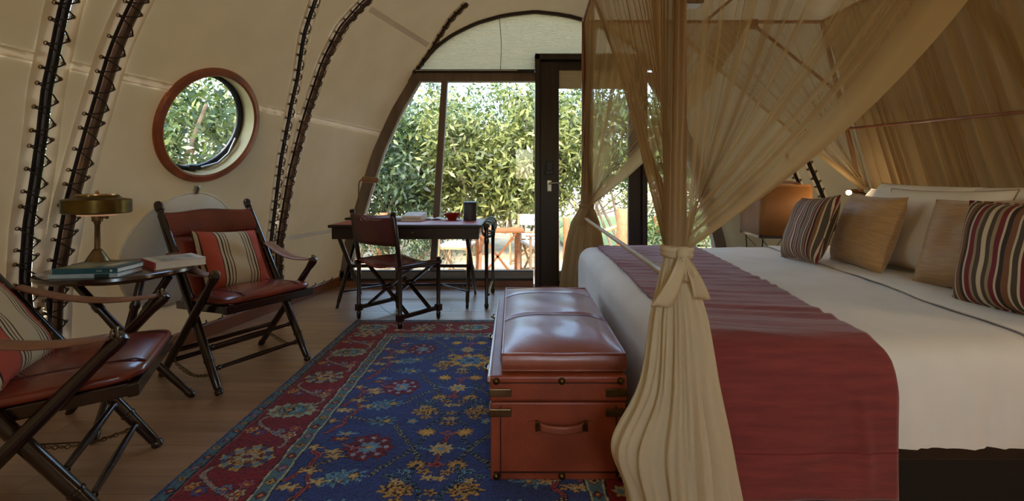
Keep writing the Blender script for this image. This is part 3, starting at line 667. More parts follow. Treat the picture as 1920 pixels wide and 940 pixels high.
# ------------------------------------------------------------------ campaign armchairs
LEGPROF = [(0, .012), (.012, .019), (.04, .021), (.06, .015), (.075, .018), (.3, .020), (.36, .021), (.365, .024), (.385, .024), (.39, .021), (.7, .021), (1, .021)]
def roundbox(mb, c, d, e=5, nu=28, nv=16, crown=0, R=None):
    """superellipsoid cushion"""
    c = Vector(c)
    def sg(a, p): return math.copysign(abs(a)**p, a)
    def F(u, v):
        th = 2*PI*u; ph = -PI/2+PI*v; k = 2/e
        x = sg(math.cos(ph), .45)*sg(math.cos(th), k); y = sg(math.cos(ph), .45)*sg(math.sin(th), k); z = sg(math.sin(ph), .75)
        p = Vector((x*d[0]/2, y*d[1]/2, z*d[2]/2+(crown*(1-x*x)*(1-y*y) if z > 0 else 0)))
        return c+(R @ p if R else p)
    return mb.grid(F, nu, nv, closeu=True)
def make_armchair(label):
    t = thing('campaign_armchair', label, 'chair')
    hw = .252
    L = dict(parent=t, local=True)
    bk = lambda f: Vector((0, -.63*f, .955*f))          # along the front-leg / back-post line
    for s in (-1, 1):
        X = Vector((s*hw, 0, 0))
        mb = MB(); mb.post(X+bk(0), X+bk(.42), [(f, r) for f, r in LEGPROF]); mb.build('leg', DARKWOOD, **L)
        mb = MB(); mb.post(X+bk(.42), X+bk(1), [(0, .021), (.1, .0235), (.5, .022), (.86, .020), (.865, .017), (.90, .016), (.905, .021), (.93, .023), (.97, .022), (.99, .014), (1, .003)]); mb.build('back_post', DARKWOOD, **L)
        X2 = Vector((s*(hw+.028), 0, 0)); a = X2+Vector((0, -.515, 0)); b = X2+Vector((0, .02, .605))
        mb = MB(); mb.post(a, b, [(0, .012), (.01, .019), (.04, .021), (.06, .016), (.08, .019), (.4, .021), (.7, .021), (.9, .019), (.93, .022), (.97, .024), (.995, .019), (1, .006)]); mb.build('arm_post', DARKWOOD, **L)
        # arm strap from back post to arm post top
        p0 = X+bk(.70)+Vector((s*.018, .02, .01)); p1 = b+Vector((0, -.03, -.005))
        mb = MB()
        def F(u, v):
            p = p0.lerp(p1, u)+Vector((0, 0, -.035*math.sin(PI*u))); wd = .031+.006*math.sin(PI*u)
            return p+Vector(((v-.5)*2*wd, 0, .012*(1-abs(2*v-1))*math.sin(PI*u)))
        mb.grid(F, 20, 5); st = mb.build('arm_strap', STRAP, t, local=True, solid=.006)
        mb = MB(); mb.torus(b+Vector((0, -.012, -.002)), .022, .004, (0, 1, .3), 14, 6); mb.torus(b+Vector((0, -.026, -.004)), .018, .003, (0, 1, .3), 14, 6); mb.build('strap_wire', BRONZE, st, local=True)
        mb = MB(); mb.tube([X2+Vector((-s*.012, -.07, .09)), X2+Vector((-s*.012, -.2, .062)), X2+Vector((-s*.012, -.33, .085)), X2+Vector((-s*.012, -.44, .11))], .003, 5)
        n_ = 22
        for i in range(n_):
            f = i/(n_-1); pz = .09+(.11-.09)*f-.04*math.sin(PI*f); mb.torus(X2+Vector((-s*.012, -.07-.37*f, pz)), .0075, .0022, (0, .3, 1) if i % 2 else (1, .2, 0), 8, 4)
        mb.build('chain', BRONZE, **L)
    for f in (.115, .215):
        mb = MB(); c0 = bk(f); mb.post(c0+Vector((-hw, 0, 0)), c0+Vector((hw, 0, 0)), [(0, .010), (.06, .010), (.07, .014), (.09, .010), (.5, .0135), (.91, .010), (.93, .014), (.94, .010), (1, .010)]); mb.build('stretcher', DARKWOOD, **L)
    for f in (.16, .27):
        c0 = Vector((0, -.515+.535*f, .605*f)); mb = MB(); mb.post(c0+Vector((-hw-.028, 0, 0)), c0+Vector((hw+.028, 0, 0)), [(0, .011), (.07, .014), (.5, .0135), (.93, .014), (1, .011)]); mb.build('stretcher', DARKWOOD, **L)
    tilt = Matrix.Rotation(math.radians(4), 3, 'X')
    mb = MB()
    for s in (-1, 1): mb.box(Vector((s*.226, -.205, .405)), (.03, .49, .042), tilt)
    mb.box((0, .03, .42), (.50, .03, .042), tilt); mb.box((0, -.445, .388), (.47, .03, .04), tilt)
    mb.build('seat_frame', DARKWOOD, smooth=False, bevel=.005, **L)
    mb = MB(); roundbox(mb, (0, -.19, .445), (.505, .49, .055), 7, 48, 16, .016, tilt); seat = mb.build('seat', LEATHER, **L)
    mb = MB()
    def topz(x, y):  # seat top, for the seam lines
        xx = min(1, abs(x)/.2525); yy = min(1, abs(y)/.245); return .0275+.016*(1-xx*xx)*(1-yy*yy)
    for s in (-1, 1):
        pts = []
        for i in range(19):
            yy = -.235+.47*i/18; xx = s*(.155); zz = topz(xx, yy)-(.004 if abs(yy) < .21 else .014)
            pts.append(Vector((0, -.19, .445))+tilt @ Vector((xx, yy, zz+.0022)))
        mb.tube(pts, .0032, 6)
    mb.build('seam', SEAM, seat, local=True)
    # leather back sling with a rolled, crested top
    n0 = Vector((0, .835, .551))                       # normal of the back plane, facing the sitter
    mb = MB()
    def B(u, v):
        x = (u-.5)*2*(hw-.012); q = 1-(2*u-1)**2; f = .46+(.80-.46)*v
        return Vector((x, 0, 0))+bk(f)+n0*(-.045*q*(1-.3*v)+.006*math.sin(u*PI*3))
    mb.grid(B, 24, 16); back = mb.build('backrest', LEATHER_D if 0 else LEATHER, t, local=True, solid=.012)
    mb = MB()
    def TR(u, v):
        q = 1-(2*u-1)**2; cr = (.5-.5*math.cos(2*PI*u)); th = 2*PI*v; up = math.sin(th); fw_ = math.cos(th)
        f = .862+.068*up+(.026*cr if up > 0 else .004*cr)
        return Vector(((u-.5)*2*(hw-.008), 0, 0))+bk(f)+n0*(-.030*q+.006+(.012+.016*min(1, 6*u*(1-u)+.2))*(abs(fw_)**.8)*math.copysign(1, fw_))
    mb.grid(TR, 30, 21); mb.build('top_roll', LEATHER, **L)
    mb = MB()
    for u in (.30, .70):
        mb.tube([B(u, v)+n0*.007 for v in np.linspace(.02, .9, 12)], .003, 6)
    mb.build('seam', SEAM, back, local=True)
    me_s = None
    for s in (-1, 1):
        for i in range(6):
            p_ = Vector((s*(hw-.018), 0, 0))+bk(.52+.05*i)+n0*.012
            if me_s is None:
                st = MB(); st.sphere((0, 0, 0), .005, 8); so_ = st.build('stud', BRASS, back, local=True); me_s = so_.data; so_.location = p_
            else:
                so_ = bpy.data.objects.new('stud', me_s); COL.objects.link(so_); so_.parent = back; so_.location = p_
    return t
def cushion_mesh(wd, ht, th, seed=0, n=34, wr=.006, ears=.05):
    mb = MB()
    def side(sg):
        def F(u, v):
            a = 2*u-1; b = 2*v-1
            ex = 1-ears*(1-b*b)*abs(a); ez = 1-ears*(1-a*a)*abs(b)
            x = wd/2*a*(1-.07*(1-b**2)*abs(a)**3); z = ht/2*b*(1-.07*(1-a**2)*abs(b)**3)
            h = th/2*(max(0, (1-a**4)*(1-b**4)))**.62
            h += wr*math.sin(7*a+3*b+seed)*math.sin(5*b-2*a+seed*1.3)*(1-a*a)*(1-b*b)
            e = max(abs(a), abs(b)); h += wr*.8*math.sin((a*b)*9+seed)*max(0, e-.6)*(1-e)*6
            return Vector((x, -sg*h, z))
        return F
    mb.grid(side(1), n, n); k = len(mb.v); mb.grid(side(-1), n, n)
    mb.f = [f if f[0] < k else f[::-1] for f in mb.f]
    return mb
def edge_loop(mb, wd, ht, r):
    P = []
    N = 14
    def at(a, b): return Vector((wd/2*a*(1-.07*(1-b**2)*abs(a)**3), 0, ht/2*b*(1-.07*(1-a**2)*abs(b)**3)))
    for i in range(N): P.append(at(-1+2*i/N, -1))
    for i in range(N): P.append(at(1, -1+2*i/N))
    for i in range(N): P.append(at(1-2*i/N, 1))
    for i in range(N): P.append(at(-1, 1-2*i/N))
    mb.tube(P, r, 6, closed=True)
def cushion(label, loc, wd, ht, th, m, rot, seed=0, name='cushion', piping=None, cat='cushion', wr=.006, group=None):
    """local x across, z up, -y the face; rot = (tilt about x, spin about z, roll about y)"""
    t = thing(name, label, cat, loc, 0, group)
    t.rotation_euler = Euler((rot[0], rot[2] if len(rot) > 2 else 0, rot[1]), 'XYZ')
    mb = cushion_mesh(wd, ht, th, seed, wr=wr); mb.build('cushion_cover' if cat == 'cushion' else 'pillowcase', m, t, local=True)
    mb = MB(); edge_loop(mb, wd, ht, .003 if piping else .0045); mb.build('piping', piping or m, t, local=True)
    return t
CORAL = (176, 84, 66); BEI = (190, 172, 140); BRN = (60, 44, 36); STR_A = even([(BRN, 5), (BEI, 3), (BRN, 4), (BEI, 5), (BRN, 2), (CORAL, 30), (BRN, 2), (BEI, 6), (BRN, 3), (BEI, 5), (BRN, 2), (BEI, 5), (BRN, 2), (BEI, 36), (BRN, 2), (BEI, 5), (BRN, 2), (BEI, 6), (BRN, 3), (BEI, 4), (BRN, 2), (CORAL, 32), (BRN, 2), (BEI, 5), (BRN, 3)])
CORALSTRIPE = stripe_mat('coral_stripe_weave', STR_A, 0, .42)
ac = make_armchair('red leather folding armchair under the round window, turned towards the rug')
fx, fy = .875, -.483
ac.location = (-1.335, 2.49, 0); ac.rotation_euler = (0, 0, math.atan2(-fx, fy))
ac['group'] = 'campaign armchairs'
ac2 = copy_tree(ac); ac2['label'] = 'red leather folding armchair in the near left corner, cut off by the frame'
ac2.location = (-1.30, 1.60, 0); ac2.rotation_euler = (0, 0, math.atan2(-.89, .45))
def on_chair(ch, p): return ch.location+Matrix.Rotation(ch.rotation_euler.z, 3, 'Z') @ Vector(p)
for ch, lab, px_ in ((ac, 'coral cushion with beige and brown stripes on the armchair under the round window', -.02), (ac2, 'coral cushion with beige and brown stripes in the near left armchair', .03)):
    c = cushion(lab, on_chair(ch, (px_, -.375, .612)), .375, .375, .12, CORALSTRIPE, (math.radians(-33), ch.rotation_euler.z+PI, math.radians(4)), seed=rng.random()*6, group='striped armchair cushions')

# ------------------------------------------------------------------ round side table, lamp and books
TC = Vector((-1.83, 2.14, 0)); TZ = .66
tb = thing('side_table', 'round dark wooden folding side table between the two leather armchairs', 'table', TC)
mb = MB(); mb.lathe([(1e-6, TZ-.03), (.27, TZ-.03), (.292, TZ-.026), (.30, TZ-.016), (.298, TZ-.004), (.288, TZ), (1e-6, TZ)], TC, 64); mb.build('tabletop', TABLEWOOD, tb)
mb = MB(); mb.lathe([(1e-6, TZ-.055), (.15, TZ-.055), (.16, TZ-.03), (1e-6, TZ-.03)], TC, 32); mb.build('top_bearer', DARKWOOD, tb)
HUB = Vector((-1.785, 2.11, .335))
for (a, b) in (((-2.04, 2.10, TZ-.04), (-1.575, 2.25, 0)), ((-1.74, 2.14, TZ-.04), (-1.70, 1.84, 0)), ((-1.60, 2.12, TZ-.04), (-2.03, 2.08, 0))):
    a = Vector(a); b = Vector(b); mb = MB()
    m1 = HUB+(a-HUB).normalized()*.03; m2 = HUB+(b-HUB).normalized()*.03
    mb.tube([b, b.lerp(m2, .04), b.lerp(m2, .1), b.lerp(m2, .12), b.lerp(m2, .6), m2, m1, m1.lerp(a, .4), m1.lerp(a, .43), m1.lerp(a, .5), m1.lerp(a, .53), a], [.012, .017, .018, .015, .017, .020, .020, .017, .021, .021, .017, .017], 10); mb.build('leg', DARKWOOD, tb)
mb = MB(); mb.sphere(HUB, .034, 16); mb.build('hub', DARKWOOD, tb)
# brass lamp
LB = Vector((-1.955, 2.145, TZ))
lm = thing('table_lamp', 'brass drum-shade table lamp on the round side table', 'lamp', LB)
mb = MB(); mb.lathe([(1e-6, 0), (.095, 0), (.098, .012), (.09, .02), (.06, .026), (.05, .03), (1e-6, .03)], LB, 40); mb.build('base', BRASS, lm)
mb = MB(); mb.lathe([(1e-6, .03), (.046, .03), (.038, .045), (.022, .075), (.016, .085), (.0115, .088), (.010, .2), (.013, .205), (.013, .212), (.02, .216), (.021, .225), (.021, .245), (.016, .25), (1e-6, .25)], LB, 24); mb.build('stem', BRONZE, lm)
SHB = .255
mb = MB(); mb.lathe([(.05, SHB-.006), (.12, SHB), (.127, SHB+.004), (.127, SHB+.062), (.122, SHB+.066), (.092, SHB+.07), (.084, SHB+.076), (.08, SHB+.084), (.03, SHB+.085)], LB, 48); mb.f = [f for f in mb.f if len(f) == 4]; mb.build('lamp_shade', BRASS, lm, solid=.002)
mb = MB(); mb.lathe([(1e-6, SHB+.084), (.076, SHB+.084), (.076, SHB+.09), (1e-6, SHB+.092)], LB, 40); mb.sphere(LB+Vector((0, 0, SHB+.098)), .009, 12); mb.build('cap', mat('cap_brass', (190, 158, 120), rough=.25, metal=1), lm)
mb = MB(); mb.lathe([(.03, SHB-.014), (.07, SHB-.012), (.075, SHB-.004), (.03, SHB-.003)], LB, 32); mb.build('diffuser_ring', mat('warm_diffuser', (230, 190, 160), rough=.5, emit=(255, 190, 140), estr=.15), lm)
mb = MB(); mb.tube([LB+Vector((0, 0, .235)), LB+Vector((.045, -.005, .235))], .004, 8); mb.sphere(LB+Vector((.05, -.005, .235)), .008, 10); mb.build('switch', BRONZE, lm)
mb = MB(); cp = [LB+Vector((-.09, .02, .01)), LB+Vector((-.13, .0, .005)), LB+Vector((-.155, -.07, -.06)), LB+Vector((-.15, -.09, -.16)), LB+Vector((-.11, -.10, -.25)), LB+Vector((-.13, -.08, -.36)), LB+Vector((-.16, -.04, -.50)), LB+Vector((-.2, .0, -.655))]
pts = []
for i in range(len(cp)-1):
    for k in range(5): pts.append(cp[i].lerp(cp[i+1], k/5))
for _ in range(3): pts = [pts[0]]+[(pts[i-1]+pts[i]*2+pts[i+1])/4 for i in range(1, len(pts)-1)]+[pts[-1]]
mb.tube(pts, .0032, 6); mb.build('power_cord', BLACK, lm)
pl = bpy.data.lights.new('lamp_bulb', 'POINT'); pl.energy = .8; pl.color = (1, .68, .4); pl.shadow_soft_size = .03; po = bpy.data.objects.new('lamp_bulb', pl); COL.objects.link(po); po.parent = lm; po.location = (0, 0, SHB+.03)

def text_obj(name, body, size, m, parent, loc, rot, al='CENTER', ext=.0003):
    c = bpy.data.curves.new(name, 'FONT'); c.body = body; c.size = size; c.align_x = al; c.align_y = 'CENTER'; c.extrude = ext; c.materials.append(m)
    o = bpy.data.objects.new(name, c); COL.objects.link(o); dg = bpy.context.evaluated_depsgraph_get()
    me = bpy.data.meshes.new_from_object(o.evaluated_get(dg)); bpy.data.objects.remove(o)
    o = bpy.data.objects.new(name, me); COL.objects.link(o); o.parent = parent; o.location = loc; o.rotation_euler = rot; return o
def book(label, loc, rz, L, W, H, cov, spine_m=None, top_m=None, extra=None):
    """spine along local x on the -y side"""
    t = thing('book', label, 'book', loc, rz, 'books on the side table')
    mb = MB(); mb.box((0, .003, H/2), (L-.006, W-.008, H-.006)); mb.build('pages', PAPER, t, smooth=False, local=True)
    mb = MB(); mb.box((0, 0, .0015), (L, W, .003)); mb.box((0, 0, H-.0015), (L, W, .003)); mb.build('cover', top_m or cov, t, smooth=False, local=True)
    mb = MB(); mb.box((0, -W/2+.0015, H/2), (L, .004, H)); mb.build('spine', spine_m or cov, t, smooth=False, local=True, bevel=.0015)
    if extra: extra(t)
    return t
TEALB = mat('teal_cover', (26, 96, 116), (22, 80, 98), 20, .4); ICE = mat('pale_blue_cover', (176, 200, 216), (160, 186, 206), 20, .45)
PHOTO = mat('photo_cover', (150, 146, 110), (70, 84, 66), 16, .35, detail=5); REDC = mat('red_cover', (170, 34, 44), (150, 26, 36), 20, .4); CREAMC = mat('cream_photo_cover', (214, 208, 190), (120, 128, 118), 14, .35, detail=5)
DKTEAL = mat('dark_teal', (22, 62, 72), rough=.4); WHITEINK = mat('white_ink', (220, 226, 226), rough=.6)
BT = Vector((-1.79, 1.965, TZ+.001)); rz = math.radians(7)
def ex1(t):
    mb = MB(); mb.box((.07, -.0835, .0085), (.055, .0006, .016)); mb.build('spine_block', DKTEAL, t, smooth=False, local=True)
def ex2(t):
    text_obj('spine_title', 'LUX', .011, WHITEINK, t, (.055, -.0845, .011), (PI/2, 0, 0)); 
    mb = MB(); mb.lathe([(1e-6, 0), (.005, 0), (.005, .0006), (1e-6, .0006)], (.1, -.0838, .011), 14, Matrix.Rotation(PI/2, 3, 'X')); mb.build('spine_emblem', WHITEINK, t, local=True)
    mb = MB(); mb.box((-.045, .0, .0225), (.13, .16, .0008)); mb.build('cover_picture', PHOTO, t, smooth=False, local=True)
    mb = MB(); mb.box((.055, .02, .0225), (.05, .12, .0008)); mb.build('cover_panel', CREAMC, t, smooth=False, local=True)
book('pale blue paperback, lower of the two stacked books on the round table', BT, rz+math.radians(2), .255, .165, .0175, ICE, extra=ex1)
book('teal paperback lying on the pale blue book on the round table', BT+Vector((.008, .004, .0178)), rz, .245, .165, .022, TEALB, extra=ex2)
def ex3(t):
    mb = MB(); mb.box((-.0, .0, .0364), (.2, .14, .0008)); mb.build('cover_picture', CREAMC, t, smooth=False, local=True)
book('thick cream book with a red spine at the right of the round table', Vector((-1.635, 2.20, TZ+.001)), math.radians(-38), .205, .205, .036, REDC, spine_m=REDC, top_m=mat('cream_cover', (222, 216, 200), (206, 198, 180), 10, .4), extra=ex3)

# ------------------------------------------------------------------ desk, director chair, rack, desk things
DX0, DX1, DY0, DY1, DZ = -1.50, -.245, 3.70, 4.38, .72
dk = thing('writing_desk', 'dark wooden writing desk with a red leather top before the glass wall', 'desk', ((DX0+DX1)/2, (DY0+DY1)/2, 0))
mb = MB(); mb.box(((DX0+DX1)/2, (DY0+DY1)/2, DZ-.0125), (DX1-DX0, DY1-DY0, .025)); mb.build('desktop', DESKWOOD, dk, smooth=False, bevel=.005)
REDTOP = mat('red_leather_top', (176, 66, 44), (150, 52, 36), 6, .42, bump=.05)
mb = MB(); mb.box(((DX0+DX1)/2, (DY0+DY1)/2, DZ+.0008), (DX1-DX0-.05, DY1-DY0-.05, .002)); mb.build('leather_inlay', REDTOP, dk, smooth=False)
for nm, c, d in (('apron', ((DX0+DX1)/2, DY0+.03, DZ-.072), (DX1-DX0-.05, .02, .094)), ('apron', ((DX0+DX1)/2, DY1-.03, DZ-.072), (DX1-DX0-.05, .02, .094)), ('side_apron', (DX0+.035, (DY0+DY1)/2, DZ-.072), (.02, DY1-DY0-.08, .094)), ('side_apron', (DX1-.035, (DY0+DY1)/2, DZ-.072), (.02, DY1-DY0-.08, .094))):
    mb = MB(); mb.box(c, d); mb.build(nm, DESKWOOD, dk, smooth=False, bevel=.003)
mb = MB(); mb.box((-.81, DY0+.018, DZ-.066), (.36, .006, .07)); dw = mb.build('drawer', DESKWOOD, dk, smooth=False, bevel=.003)
mb = MB(); mb.lathe([(1e-6, 0), (.006, 0), (.006, .012), (.009, .016), (1e-6, .02)], (-.81, DY0+.016, DZ-.066), 14, Matrix.Rotation(PI/2, 3, 'X')); mb.build('drawer_knob', BRASS, dw)
lp = [(0, .011), (.03, .014), (.06, .012), (.08, .016), (.5, .019), (1, .019)]
for xx in (-1.445, -.385):
    for (ya, yb, dx) in ((3.84, 4.30, -.014), (4.37, 3.76, .014)):
        sg = -1 if xx < -1 else 1
        mb = MB(); mb.post((xx+sg*.02+dx, ya, 0), (xx+dx, yb, DZ-.1), lp); mb.build('leg', DARKWOOD, dk)
    mb = MB(); mb.tube([(xx, 4.05, .33), (xx, 4.09, .33)], .022, 10); mb.build('pivot', DARKWOOD, dk)
for yy, zz in ((4.30, .10), (4.07, .32)):
    mb = MB(); mb.tube([(-1.445, yy, zz), (-.385, yy, zz)], .015, 10); mb.build('stretcher', DARKWOOD, dk)
for xx, sg in ((-1.44, 1), (-.38, -1)):
    mb = MB(); mb.tube(bez((xx-sg*.01, 3.9, .13), (xx+sg*.1, 4.0, .13), (xx+sg*.28, 4.3, .105), 12), .008, 8); mb.build('brace', BLACK, dk)
# things on the desk
tl = thing('desk_lamp', 'slim bronze task lamp at the back left corner of the desk', 'lamp', (-1.44, 4.30, DZ+.002))
mb = MB(); mb.lathe([(1e-6, 0), (.06, 0), (.062, .008), (.02, .014), (1e-6, .016)], (-1.44, 4.30, DZ+.002), 28); mb.build('base', BRONZE, tl)
mb = MB(); mb.tube([(-1.44, 4.30, DZ+.012), (-1.45, 4.30, .9), (-1.445, 4.29, 1.04)]+bez((-1.445, 4.29, 1.04), (-1.44, 4.27, 1.10), (-1.37, 4.24, 1.10), 8), .006, 8); mb.build('stem', BRONZE, tl)
mb = MB(); mb.tube([(-1.40, 4.24, 1.094), (-1.39, 4.24, 1.096), (-1.25, 4.235, 1.088), (-1.24, 4.235, 1.086)], [.012, .028, .028, .016], 16); mb.build('lamp_head', mat('tan_lamp_head', (150, 116, 82), (128, 96, 66), 8, .4), tl)
tr = MB(); tr.box((-1.50, 4.28, DZ+.010), (.10, .14, .02)); tag(tr.build('charger_box', BLACK, smooth=False, bevel=.004), 'small black box beside the task lamp on the desk', 'box')
lp_ = thing('desk_folder', 'pale grey-blue folder leaning up on the desk behind the chair', 'folder', (-1.2, 4.2, DZ+.002))
mb = MB(); mb.box((-1.10, 4.16, DZ+.016), (.30, .22, .022), Euler((0, 0, -.12)).to_matrix()); mb.build('folder_body', mat('grey_blue_board', (176, 186, 192), (160, 172, 180), 10, .5), lp_, smooth=False, bevel=.003)
mb = MB(); mb.box((-1.10, 4.16, DZ+.030), (.28, .2, .006), Euler((0, 0, -.12)).to_matrix()); mb.build('paper_sheet', PAPER, lp_, smooth=False)
cb = thing('stationery_box', 'white wedge-shaped paper box in the middle of the desk', 'box', (-.89, 4.13, DZ+.002))
mb = MB(); z0 = DZ+.002
mb.hexa([(-.985, 4.03, z0), (-.805, 4.03, z0), (-.785, 4.22, z0), (-.965, 4.22, z0)], [(-.98, 4.035, z0+.046), (-.808, 4.035, z0+.046), (-.788, 4.215, z0+.075), (-.962, 4.215, z0+.075)]); mb.build('box_body', PAPER, cb, smooth=False, bevel=.003)
mb = MB(); mb.box((-.895, 4.032, z0+.024), (.165, .002, .004)); mb.build('slot', mat('slot_grey', (140, 130, 140), rough=.7), cb, smooth=False)
mg = thing('magazine', 'open white magazine lying beside the red bowl on the desk', 'magazine', (-.70, 4.24, DZ+.002))
for s in (-1, 1):
    mb = MB(); mb.grid(lambda u, v: Vector((-.735+s*u*.10, 4.16+.17*v, DZ+.004+.018*math.sin(PI*min(1, u*1.1))**.8*(1-.5*u))), 12, 4); mb.build('page', PAPER, mg, solid=.003)
bw = thing('bowl', 'orange-red shallow bowl on the desk', 'bowl', (-.555, 4.22, DZ+.002))
mb = MB(); mb.lathe([(1e-6, 0), (.04, 0), (.042, .01), (.065, .03), (.088, .055), (.092, .062), (.086, .062), (.06, .036), (.035, .02), (1e-6, .018)], (-.555, 4.22, DZ+.002), 36); mb.build('bowl_body', mat('red_lacquer', (176, 62, 34), (150, 46, 26), 8, .3, coat=.3), bw)
cn = thing('ice_bucket', 'dark grey cylindrical bucket at the right end of the desk', 'bucket', (-.385, 4.17, DZ+.002))
mb = MB(); mb.lathe([(1e-6, 0), (.056, 0), (.06, .004), (.061, .15), (.059, .153), (1e-6, .153)], (-.385, 4.17, DZ+.002), 36); mb.build('bucket_body', mat('charcoal_leatherette', (52, 54, 54), (40, 42, 42), 12, .45, bump=.1), cn)
mb = MB(); mb.lathe([(1e-6, .153), (.063, .153), (.063, .166), (.055, .17), (1e-6, .171)], (-.385, 4.17, DZ+.002), 36); mb.build('lid', BLACK, cn)
# director chair
q = {'L': Vector((-1.196, 3.554, 0)), 'N': Vector((-.805, 3.269, 0)), 'R': Vector((-.575, 3.554, 0)), 'B': Vector((-.966, 3.845, 0))}
dc = thing('desk_chair', 'dark folding director chair with a red leather sling seat at the desk', 'chair', (q['L']+q['N']+q['R']+q['B'])/4)
fw = (q['R']-q['N']).normalized(); lt = (q['N']-q['L']).normalized()
SZ = .465
BT_ = lambda k, z: q[k]+Vector((0, 0, z))
for k, top in (('L', .86), ('N', .855)):
    lean = -fw*.06
    mb = MB(); b = q[k]; mb.tube([b, b+Vector((0, 0, .01)), b+Vector((0, 0, .05)), b+Vector((0, 0, .055)), b+Vector((0, 0, SZ))], [.011, .015, .018, .015, .0165], 10); mb.build('leg', DARKWOOD, dc)
    mb = MB(); p0 = b+Vector((0, 0, SZ)); p1 = b+lean+Vector((0, 0, top)); mb.post(p0, p1, [(0, .0165), (.1, .018), (.9, .018), (.92, .014), (.94, .021), (.985, .021), (1, .012)]); mb.build('back_post', DARKWOOD, dc)
for k in ('R', 'B'):
    b = q[k]; mb = MB(); mb.tube([b, b+Vector((0, 0, .01)), b+Vector((0, 0, .05)), b+Vector((0, 0, .055)), b+Vector((0, 0, SZ)), b+Vector((0, 0, SZ+.012)), b+Vector((0, 0, SZ+.02))], [.011, .015, .018, .015, .0165, .02, .01], 10); mb.build('leg', DARKWOOD, dc)
for k in q:
    mb = MB(); mb.box(q[k]+Vector((0, 0, .09)), (.046, .046, .05), Matrix.Rotation(math.atan2(lt.y, lt.x), 3, 'Z')); mb.build('socket', DARKWOOD, dc, smooth=False, bevel=.004)
for a, b in (('L', 'B'), ('N', 'R')):
    mb = MB(); mb.bar(BT_(a, .09), BT_(b, .09), .024, .03); mb.build('bottom_rail', DARKWOOD, dc, smooth=False, bevel=.003)
    mb = MB(); mb.tube([BT_(a, SZ-.02)-fw*.03, BT_(b, SZ-.02)+fw*.02], .018, 10); mb.build('seat_rail', DARKWOOD, dc)
for f in (.22, .80):
    pa, pb = q['L'].lerp(q['B'], f), q['N'].lerp(q['R'], f)
    for (u, v, off) in ((pa+Vector((0, 0, .10)), pb+Vector((0, 0, SZ-.03)), .013), (pa+Vector((0, 0, SZ-.03)), pb+Vector((0, 0, .10)), -.013)):
        mb = MB(); mb.bar(u+fw*off, v+fw*off, .022, .024, tuple(fw)); mb.build('cross_brace', DARKWOOD, dc, smooth=False, bevel=.003)
    mb = MB(); c = (pa+pb)/2+Vector((0, 0, SZ/2+.035)); mb.tube([c-fw*.032, c+fw*.032], .026, 12); mb.build('hub', DARKWOOD, dc)
mb = MB()
def DS(u, v):
    p = q['L'].lerp(q['B'], v).lerp(q['N'].lerp(q['R'], v), u); sag = math.sin(PI*u)
    return p+Vector((0, 0, SZ+.004-.05*sag*(1-.25*math.cos(2*PI*v))+.004*math.sin(9*u+5*v)))+fw*(.02*(2*v-1))
mb.grid(DS, 20, 14); mb.build('sling_seat', LEATHER, dc, solid=.006)
mb = MB()
def DB(u, v):
    z = .605+.23*v; f = (z-SZ)/(.86-SZ); a = q['L']-fw*.06*f; b = q['N']-fw*.06*f; p = a.lerp(b, u); return p+Vector((0, 0, z-.012*math.sin(PI*u)*v))-fw*(.03*math.sin(PI*u)+.012)
mb.grid(DB, 18, 8); mb.build('back_sling', LEATHER_D, dc, solid=.007)
mb = MB(); p = DB(.45, .88)-fw*.008; mb.tube([p+lt*(.05*math.sin(a))+Vector((0, 0, .014*math.sin(2*a))) for a in np.linspace(0, 2*PI, 24)[:-1]], .0022, 6, closed=True); mb.tube([p, p+lt*.14+Vector((0, 0, -.006)), p+lt*.19+Vector((0, 0, .002))], .0022, 6); mb.build('cord_tie', STRAP, dc)
mb = MB(); a = q['L'].lerp(q['B'], .45)+Vector((0, 0, .09)); b = q['N'].lerp(q['R'], .2)+Vector((0, 0, .09)); mb.tube([a.lerp(b, i/14)+Vector((0, 0, -.04*math.sin(PI*i/14))) for i in range(15)], .0018, 5); mb.build('chain', BRONZE, dc)
# folded luggage rack beside the desk
lr = thing('luggage_rack', 'folded dark luggage rack with black straps at the right end of the desk', 'luggage rack', (-.2, 4.1, 0))
for xx, yy in ((-.215, 3.84), (-.185, 4.40), (-.178, 3.86), (-.222, 4.38)):
    if xx in (-.178, -.222): continue
    mb = MB(); mb.post((xx, yy, 0), (xx, yy, .70), [(0, .012), (.015, .018), (.05, .019), (.06, .014), (.5, .015), (.78, .018), (.8, .022), (.84, .022), (.86, .016), (1, .018)]); mb.build('leg', DARKWOOD, lr)
mb = MB(); mb.tube([(-.21, 3.82, .70), (-.19, 4.42, .70)], .02, 10); mb.build('top_rail', DARKWOOD, lr)
mb = MB(); mb.tube([(-.20, 3.84, .12), (-.19, 4.40, .12)], .012, 10); mb.build('stretcher', DARKWOOD, lr)
STRAPB = mat('black_strap', (34, 30, 28), (20, 18, 17), 20, .4)
for i, yy in enumerate((3.83, 3.93, 4.10, 4.27, 4.37)):
    mb = MB(); a = np.linspace(0, 2*PI, 22)[:-1]
    mb.add([], []); P = [Vector((-.20+(.052+.004*(i % 2))*math.cos(t_), yy, .665+(.075 if math.sin(t_) > 0 else .06)*math.sin(t_))) for t_ in a]
    n_ = len(P); vs = [p+Vector((0, -.026, 0)) for p in P]+[p+Vector((0, .026, 0)) for p in P]
    mb.add(vs, [(k, (k+1) % n_, n_+(k+1) % n_, n_+k) for k in range(n_)]); mb.build('strap', STRAPB, lr, solid=.008)

